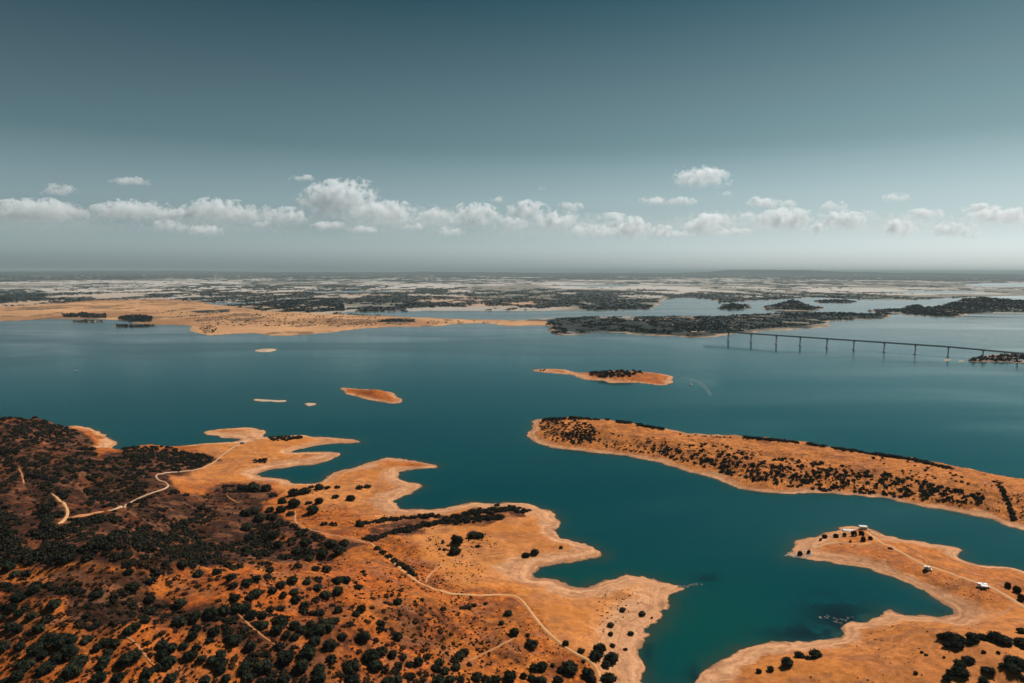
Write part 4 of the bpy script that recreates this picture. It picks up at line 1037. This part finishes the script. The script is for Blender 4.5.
def camper(px, py, L_, rz, label, cat='camper van', body=WHITE, high=True):
    x, y, z = hit(px, py); e = empty('camper_van' if high else 'parked_car', (float(x[0]), float(y[0]), float(z[0])), rz)
    tag(e, label, cat)
    w = 2.2 if high else 1.8; hh = 2.9 if high else 1.5; l = L_ / 2
    mb = MB()
    if high: pr = [(-l, .45), (l - .1, .45), (l, 1.1), (l - .9, 1.35), (l - 1.5, 2.15), (l - 1.6, hh), (-l, hh)]
    else: pr = [(-l, .4), (l, .4), (l, .85), (l - 1.1, .98), (l - 1.8, hh), (-l + 1.0, hh), (-l + .1, .95)]
    n = len(pr)
    vs = [(a, -w / 2, b_) for a, b_ in pr] + [(a, w / 2, b_) for a, b_ in pr]
    mb.add(vs, [tuple(range(n)), tuple(range(2 * n - 1, n - 1, -1))] + [(i + n, (i + 1) % n + n, (i + 1) % n, i) for i in range(n)])
    mb.build('body', body, e, .08)
    for s in (-1, 1):
        for a in (-l + 1.0, l - 1.0):
            mb = MB(); mb.cyl((a, s * (w / 2 - .25), .36), (a, s * (w / 2 + .03), .36), .36, .36, 14); wh = mb.build('wheel', TYRE, e)
            mb = MB(); mb.cyl((a, s * (w / 2 + .031), .36), (a, s * (w / 2 + .06), .36), .2, .18, 10); mb.build('rim', GREYP, wh)
        mb = MB()
        if high:
            mb.box((-l * .35, s * (w / 2 + .01), 1.95), (1.5, .05, .6))
        else: mb.box((-.15, s * (w / 2 + .01), 1.18), (1.9, .05, .34))
        mb.build('side_window', GLASS, e)
    mb = MB()
    if high: mb.box((l - 1.15, 0, 1.78), (.08, w * .85, .85), Matrix.Rotation(R(-36), 3, 'Y'))
    else: mb.box((l - 1.40, 0, 1.26), (.06, w * .82, .6), Matrix.Rotation(R(-54), 3, 'Y'))
    mb.build('windscreen', GLASS, e)
    if high:
        mb = MB(); mb.box((-.6, 0, hh + .08), (1.2, .8, .16)); mb.build('roof_vent', GREYP, e, .03)
    return e
camper(983.5, 587.5, 7.6, -.25, 'large white motorhome with open side awning on the spit beside the pale road', 'motorhome')
AWN = simple_mat('awning_fabric', (.70, .70, .68), .8)
e = [o for o in bpy.data.objects if o.name.startswith('camper_van')][0]
mb = MB(); mb.box((-.4, -2.3, 2.45), (4.2, 2.4, .06), Matrix.Rotation(R(8), 3, 'X')); aw = mb.build('awning', AWN, e)
mb = MB(); mb.cyl((-2.4, -3.4, 0), (-2.4, -3.4, 2.3), .04, .04, 6); mb.cyl((1.6, -3.4, 0), (1.6, -3.4, 2.3), .04, .04, 6); mb.build('awning_poles', GREYP, aw)
camper(928, 570.3, 5.2, -.4, 'small white camper van half hidden by a dark tree midway along the spit road')
camper(242.5, 443.6, 6.0, .3, 'white van parked at the shore end of the pale hill track')
camper(890.7, 549, 4.2, -.6, 'dark red car on the spit road below the row of trees', 'car', REDP, False)

CONCW = simple_mat('pale_concrete', (.55, .53, .50), .85, noise=.2, scale=.5)
x, y, z = hit(863, 529.3); x, y, z = float(x[0]), float(y[0]), float(z[0])
e = empty('lake_hut', (x, y, z), -.12); tag(e, 'small white flat-roofed hut at the water edge on top of the spit', 'hut')
mb = MB(); mb.box((0, 0, 1.2), (5.6, 3.4, 3.0)); mb.build('wall', WHITE, e)
mb = MB(); mb.box((0, 0, 2.82), (6.4, 4.2, .22)); mb.build('roof', CONCW, e, .03)
mb = MB(); mb.box((-1.6, -1.73, .85), (.95, .08, 2.0)); mb.build('door', GREYP, e)
for a in (.2, 1.7): mb = MB(); mb.box((a, -1.73, 1.5), (1.0, .08, .8)); mb.build('window', GLASS, e)
x, y, z = hit(852, 530); x, y = float(x[0]), float(y[0])
e = empty('boat_ramp', (x, y, 0), -.1); tag(e, 'flat pale concrete landing beside the white hut', 'landing')
mb = MB(); mb.box((0, 0, .2), (15, 4.2, 1.9)); mb.build('slab', CONCW, e, .05)
for a in (-6.5, 0, 6.5): mb = MB(); mb.cyl((a, 1.7, 1.1), (a, 1.7, 1.75), .16, .14, 8); mb.build('bollard', GREYP, e)

ROCK = simple_mat('pale_rock', (.40, .36, .31), .9, noise=.5, scale=1.2)
ROCKD = simple_mat('wet_rock', (.03, .038, .034), .6, noise=.5, scale=1.2)
def rock_arr(seed):
    g = np.random.default_rng(seed)
    t = (1 + 5 ** .5) / 2
    V = np.array([(-1, t, 0), (1, t, 0), (-1, -t, 0), (1, -t, 0), (0, -1, t), (0, 1, t), (0, -1, -t), (0, 1, -t), (t, 0, -1), (t, 0, 1), (-t, 0, -1), (-t, 0, 1)], float) / 1.9
    Fc = np.array([(0, 11, 5), (0, 5, 1), (0, 1, 7), (0, 7, 10), (0, 10, 11), (1, 5, 9), (5, 11, 4), (11, 10, 2), (10, 7, 6), (7, 1, 8), (3, 9, 4), (3, 4, 2), (3, 2, 6), (3, 6, 8), (3, 8, 9), (4, 9, 5), (2, 4, 11), (6, 2, 10), (8, 6, 7), (9, 8, 1)])
    V = V * g.uniform(.7, 1.25, (12, 1)); V[:, 2] *= .55
    return V, Fc
def rocks(name, px, py, sz, mat, label):
    x, y, z = hit(px, py); VV = []; FF = []; b0 = 0
    for i in range(len(x)):
        V, Fc = rock_arr(i); a = rng.uniform(0, 6.28); c, s = math.cos(a), math.sin(a); r = sz[i]
        P = np.stack([(V[:, 0] * c - V[:, 1] * s) * r * 1.3 + x[i], (V[:, 0] * s + V[:, 1] * c) * r + y[i], V[:, 2] * r + max(z[i], -.02)], 1)
        VV.append(P); FF.append(Fc + b0); b0 += 12
    o = mesh_np(name, np.concatenate(VV), np.concatenate(FF), mat, smooth=False); tag(o, label, 'rocks', kind='stuff')
px, py = in_zone(70, [(784, 556.4), (790, 551), (812, 551.5), (811, 558.5)]); rocks('rubble', px, py, U(.3, 1.3, 70), ROCK, 'pale boulders strewn on the far tip of the spit')
px, py = along(60, [(679, 587), (686, 586.6), (694, 584.4), (702, 583.8)], 1.3); rocks('rubble', px, py, U(.3, 1.0, 60), ROCKD, 'string of pale rocks running into the water off the headland point')
px, py = along(26, [(821, 618), (832, 617), (838, 623), (846, 619), (853, 618)], 1.6); rocks('rubble', px, py, U(.3, 1.3, 26), ROCKD, 'half sunken rocks in the dark shallows of the right cove')
px, py = in_zone(60, [(975, 360), (1024, 357), (1024, 363), (980, 362)]); rocks('rubble', px, py, U(2, 6, 60), ROCK, 'pale rocks on the low shore at the near bridge end')

# wake of the boat: rougher water
m, nt, b = new_mat('wake_foam'); b.inputs['Base Color'].default_value = (.10, .17, .19, 1); b.inputs['Roughness'].default_value = .35
b.inputs['Alpha'].default_value = .45
Q = catmull([(668, 377), (682, 377.5), (696, 381), (706, 388), (711, 396)], 8, closed=False)
x, y = ground0(Q[:, 0], Q[:, 1]); V = []
tx_, ty_ = np.gradient(x), np.gradient(y); Ln = np.hypot(tx_, ty_)
for i in range(len(x)):
    w = 2 + 10 * min(i, len(x) - 1 - i) / len(x)
    for s in (-1, 1): V.append((x[i] - ty_[i] / Ln[i] * w * s, y[i] + tx_[i] / Ln[i] * w * s, .03))
i = np.arange(len(x) * 2).reshape(-1, 2)
o = mesh_np('wake_water', V, np.stack([i[:-1, 0], i[:-1, 1], i[1:, 1], i[1:, 0]], 1), m); tag(o, kind='structure')

# ------------------------------------------------------------------ clouds
def cloud_mat(dens_=.0085, name_='cloud'):
    m = bpy.data.materials.new(name_); m.use_nodes = True
    nt = m.node_tree; nt.nodes.remove(nt.nodes['Principled BSDF'])
    pv = nt.nodes.new('ShaderNodeVolumePrincipled')
    pv.inputs['Color'].default_value = (.92, .965, 1.0, 1); pv.inputs['Anisotropy'].default_value = .25
    tc = nt.nodes.new('ShaderNodeTexCoord'); ge = nt.nodes.new('ShaderNodeNewGeometry')
    ln = nt.nodes.new('ShaderNodeVectorMath'); ln.operation = 'LENGTH'
    nt.links.new(tc.outputs['Object'], ln.inputs[0])
    n = nt.nodes.new('ShaderNodeTexNoise'); n.inputs['Scale'].default_value = .0042; n.inputs['Detail'].default_value = 6; n.inputs['Roughness'].default_value = .62
    nt.links.new(ge.outputs['Position'], n.inputs['Vector'])
    a = nt.nodes.new('ShaderNodeMath'); a.operation = 'MULTIPLY_ADD'      # noise*2.6 - 0.55
    a.inputs[1].default_value = 3.8; a.inputs[2].default_value = -1.28
    nt.links.new(n.outputs['Fac'], a.inputs[0])
    s = nt.nodes.new('ShaderNodeMath'); s.operation = 'SUBTRACT'
    nt.links.new(a.outputs[0], s.inputs[0]); nt.links.new(ln.outputs['Value'], s.inputs[1])
    mr = nt.nodes.new('ShaderNodeMapRange'); mr.inputs[1].default_value = -.04; mr.inputs[2].default_value = .16; mr.inputs[3].default_value = 0; mr.inputs[4].default_value = 1
    nt.links.new(s.outputs[0], mr.inputs[0])
    sz = nt.nodes.new('ShaderNodeSeparateXYZ'); nt.links.new(tc.outputs['Object'], sz.inputs[0])
    mz = nt.nodes.new('ShaderNodeMapRange'); mz.inputs[1].default_value = -.62; mz.inputs[2].default_value = .85; mz.inputs[3].default_value = .0; mz.inputs[4].default_value = 1
    nt.links.new(sz.outputs['Z'], mz.inputs[0])
    k = nt.nodes.new('ShaderNodeMath'); k.operation = 'MULTIPLY'; nt.links.new(mr.outputs[0], k.inputs[0]); pw = nt.nodes.new('ShaderNodeMath'); pw.operation = 'POWER'; pw.inputs[1].default_value = 1.6; nt.links.new(mz.outputs[0], pw.inputs[0]); nt.links.new(pw.outputs[0], k.inputs[1])
    k2 = nt.nodes.new('ShaderNodeMath'); k2.operation = 'MULTIPLY'; k2.inputs[1].default_value = dens_
    nt.links.new(k.outputs[0], k2.inputs[0]); nt.links.new(k2.outputs[0], pv.inputs['Density'])
    nt.links.new(pv.outputs[0], nt.nodes['Material Output'].inputs['Volume'])
    return m
CLOUD = cloud_mat(); VEIL = cloud_mat(.0006, 'cloud_veil')
CL = [(35,209,92,22,'broad low cloud bank at the left edge of the sky'),(128,210,74,18,'flat grey-white cloud right of the left edge cloud bank'),(131,181,40,8,'thin lone wisp high above the flat left cloud'),
      (215,209,64,20,'lumpy white cloud between the flat left cloud and the tallest cloud'),(286,215,40,18,'small puff just left of the tallest cloud'),(302,177.5,24,7,'tiny split wisp above the tallest cloud'),
      (338,197,74,36,'tallest bright white cumulus with a heaped top'),(385,212,64,24,'white cloud joined to the right foot of the tallest cumulus'),(437,216,40,18,'small rounded cloud right of the tallest cumulus'),
      (477,214,46,24,'heaped white puff above the middle of the far plain'),(528,210,44,20,'rounded cloud whose top leans over the sky centre'),(513,223,28,13,'faint low puff under the rounded centre cloud'),
      (556,220,44,17,'small cloud just right of the rounded centre cloud'),(592,230,48,13,'low flat cloud near the horizon above the wooded peninsula'),(630,227,40,24,'soft white cloud above the wooded peninsula'),
      (661,231,28,14,'faint low puff at the right foot of the soft cloud'),(655,200.5,32,9,'thin white wisp left of a matching one below the lone high cloud'),(682,201,28,9,'thin white wisp directly below the lone high cloud'),
      (703,177,52,20,'lone compact white cloud high on the right'),(708,224,46,24,'tall pale cloud low below the lone high cloud'),(764,202.5,36,11,'small flat white cloud right of the lone high cloud'),
      (792,204,26,9,'tiny cloud tucked beside the small flat cloud'),(786,218,56,22,'wide soft cloud above the dark peaked island'),(846,220,44,17,'hazy flat cloud right of the peaked island'),
      (898,228,36,19,'faint low cloud above the far right inlet'),(895,197,30,8,'thin bright wisp high right of centre'),(981,208,36,9,'thin cloud streak near the right edge'),
      (1004,215,64,16,'broken cloud bank touching the right edge of the sky'),(948,229,32,16,'faint small cloud low left of the right edge bank'),(745,216.5,24,8,'faint scrap of cloud left of the wide soft cloud'),
      (542,187.5,10,5,'tiny scrap of cloud high above the sky centre'),(725,193.5,14,5,'tiny scrap of cloud beside the lone high cloud'),(250,214,44,16,'faint low cloud filling the gap before the small left puff'),(172,214,40,14,'faint grey cloud between two left cloud banks')]
gq = random.Random(5)
WHERE = [(60, 190), (168, 226), (205, 230), (262, 224), (330, 226), (362, 229), (412, 226), (450, 231), (498, 199), (572, 207), (612, 216), (676, 233), (735, 231), (818, 229), (868, 212), (925, 214), (968, 233), (832, 206)]
NAMES = ['faint scrap above the broad left cloud bank', 'thin grey veil low left of the first small puff', 'thin grey veil under the lumpy left cloud', 'little puff low between lumpy cloud and small puff', 'grey shred under the tallest cumulus', 'grey shred below the right foot of the tallest cumulus',
         'small grey shred low right of the tallest cumulus', 'low grey shred under the heaped middle puff', 'tiny bright scrap above the heaped middle puff', 'tiny scrap right of the rounded centre cloud', 'tiny bright scrap above the low flat cloud', 'low grey shred between soft cloud and tall pale cloud',
         'low grey veil right of the tall pale cloud', 'low grey shred below the hazy flat cloud', 'small bright scrap right above the hazy flat cloud', 'small bright scrap right of the high thin wisp', 'low grey shred near the right end of the cloud row', 'tiny scrap left above the hazy flat cloud']
for (a_, b_), n_l in zip(WHERE, NAMES): CL.append((a_, b_, gq.uniform(16, 40), gq.uniform(6, 13), n_l))
NV = len(CL)
CL += [(50,221,190,30,'wide faint grey veil under the broad left cloud bank'),(215,222,200,30,'wide faint grey veil under the lumpy left cloud'),(400,222,230,32,'long faint grey veil under the tallest cumulus'),(575,228,210,28,'long faint grey veil under the low flat cloud'),(740,226,190,28,'faint grey veil under the wide soft cloud'),(890,226,190,26,'faint grey veil under the hazy flat cloud'),(1010,222,120,26,'faint grey veil at the right edge of the sky')]
def ico(sub=4):
    import bmesh
    bm = bmesh.new(); bmesh.ops.create_icosphere(bm, subdivisions=sub, radius=1)
    V = np.array([v_.co[:] for v_ in bm.verts]); Fc = np.array([[q.index for q in f_.verts] for f_ in bm.faces]); bm.free()
    return V, Fc
IV, IF = ico(4)
for k, (cx, cy, w, h, lab) in enumerate(CL):
    d = rays(cx, cy); dd = 21000 + 2500 * math.sin(k * 2.3)
    t = dd / d[1]; sx = w / F * dd * .66; szz = h / F * dd * .78; sy = max(sx * .55, szz)
    g = np.random.default_rng(900 + k)
    lump = np.zeros(len(IV))
    for q in range(16):
        c = g.normal(size=3); c /= np.linalg.norm(c)
        lump += np.exp(-((IV - c) ** 2).sum(1) / .10) * g.uniform(.05, .22)
    V = IV * (0.86 + lump)[:, None]; V[:, 2] = np.where(V[:, 2] < -.55, -.55 + (V[:, 2] + .55) * .25, V[:, 2])
    if k >= NV: dd *= 1.22; t = dd / d[1]; sx = w / F * dd * .6; szz = h / F * dd * .8; sy = 1500
    o = mesh_np('cloud', V, IF, VEIL if k >= NV else CLOUD)
    o.location = (d[0] * t, dd, H + d[2] * t - szz * .22); o.scale = (sx, sy, szz)
    tag(o, lab, 'cloud', 'cumulus clouds low over the horizon')
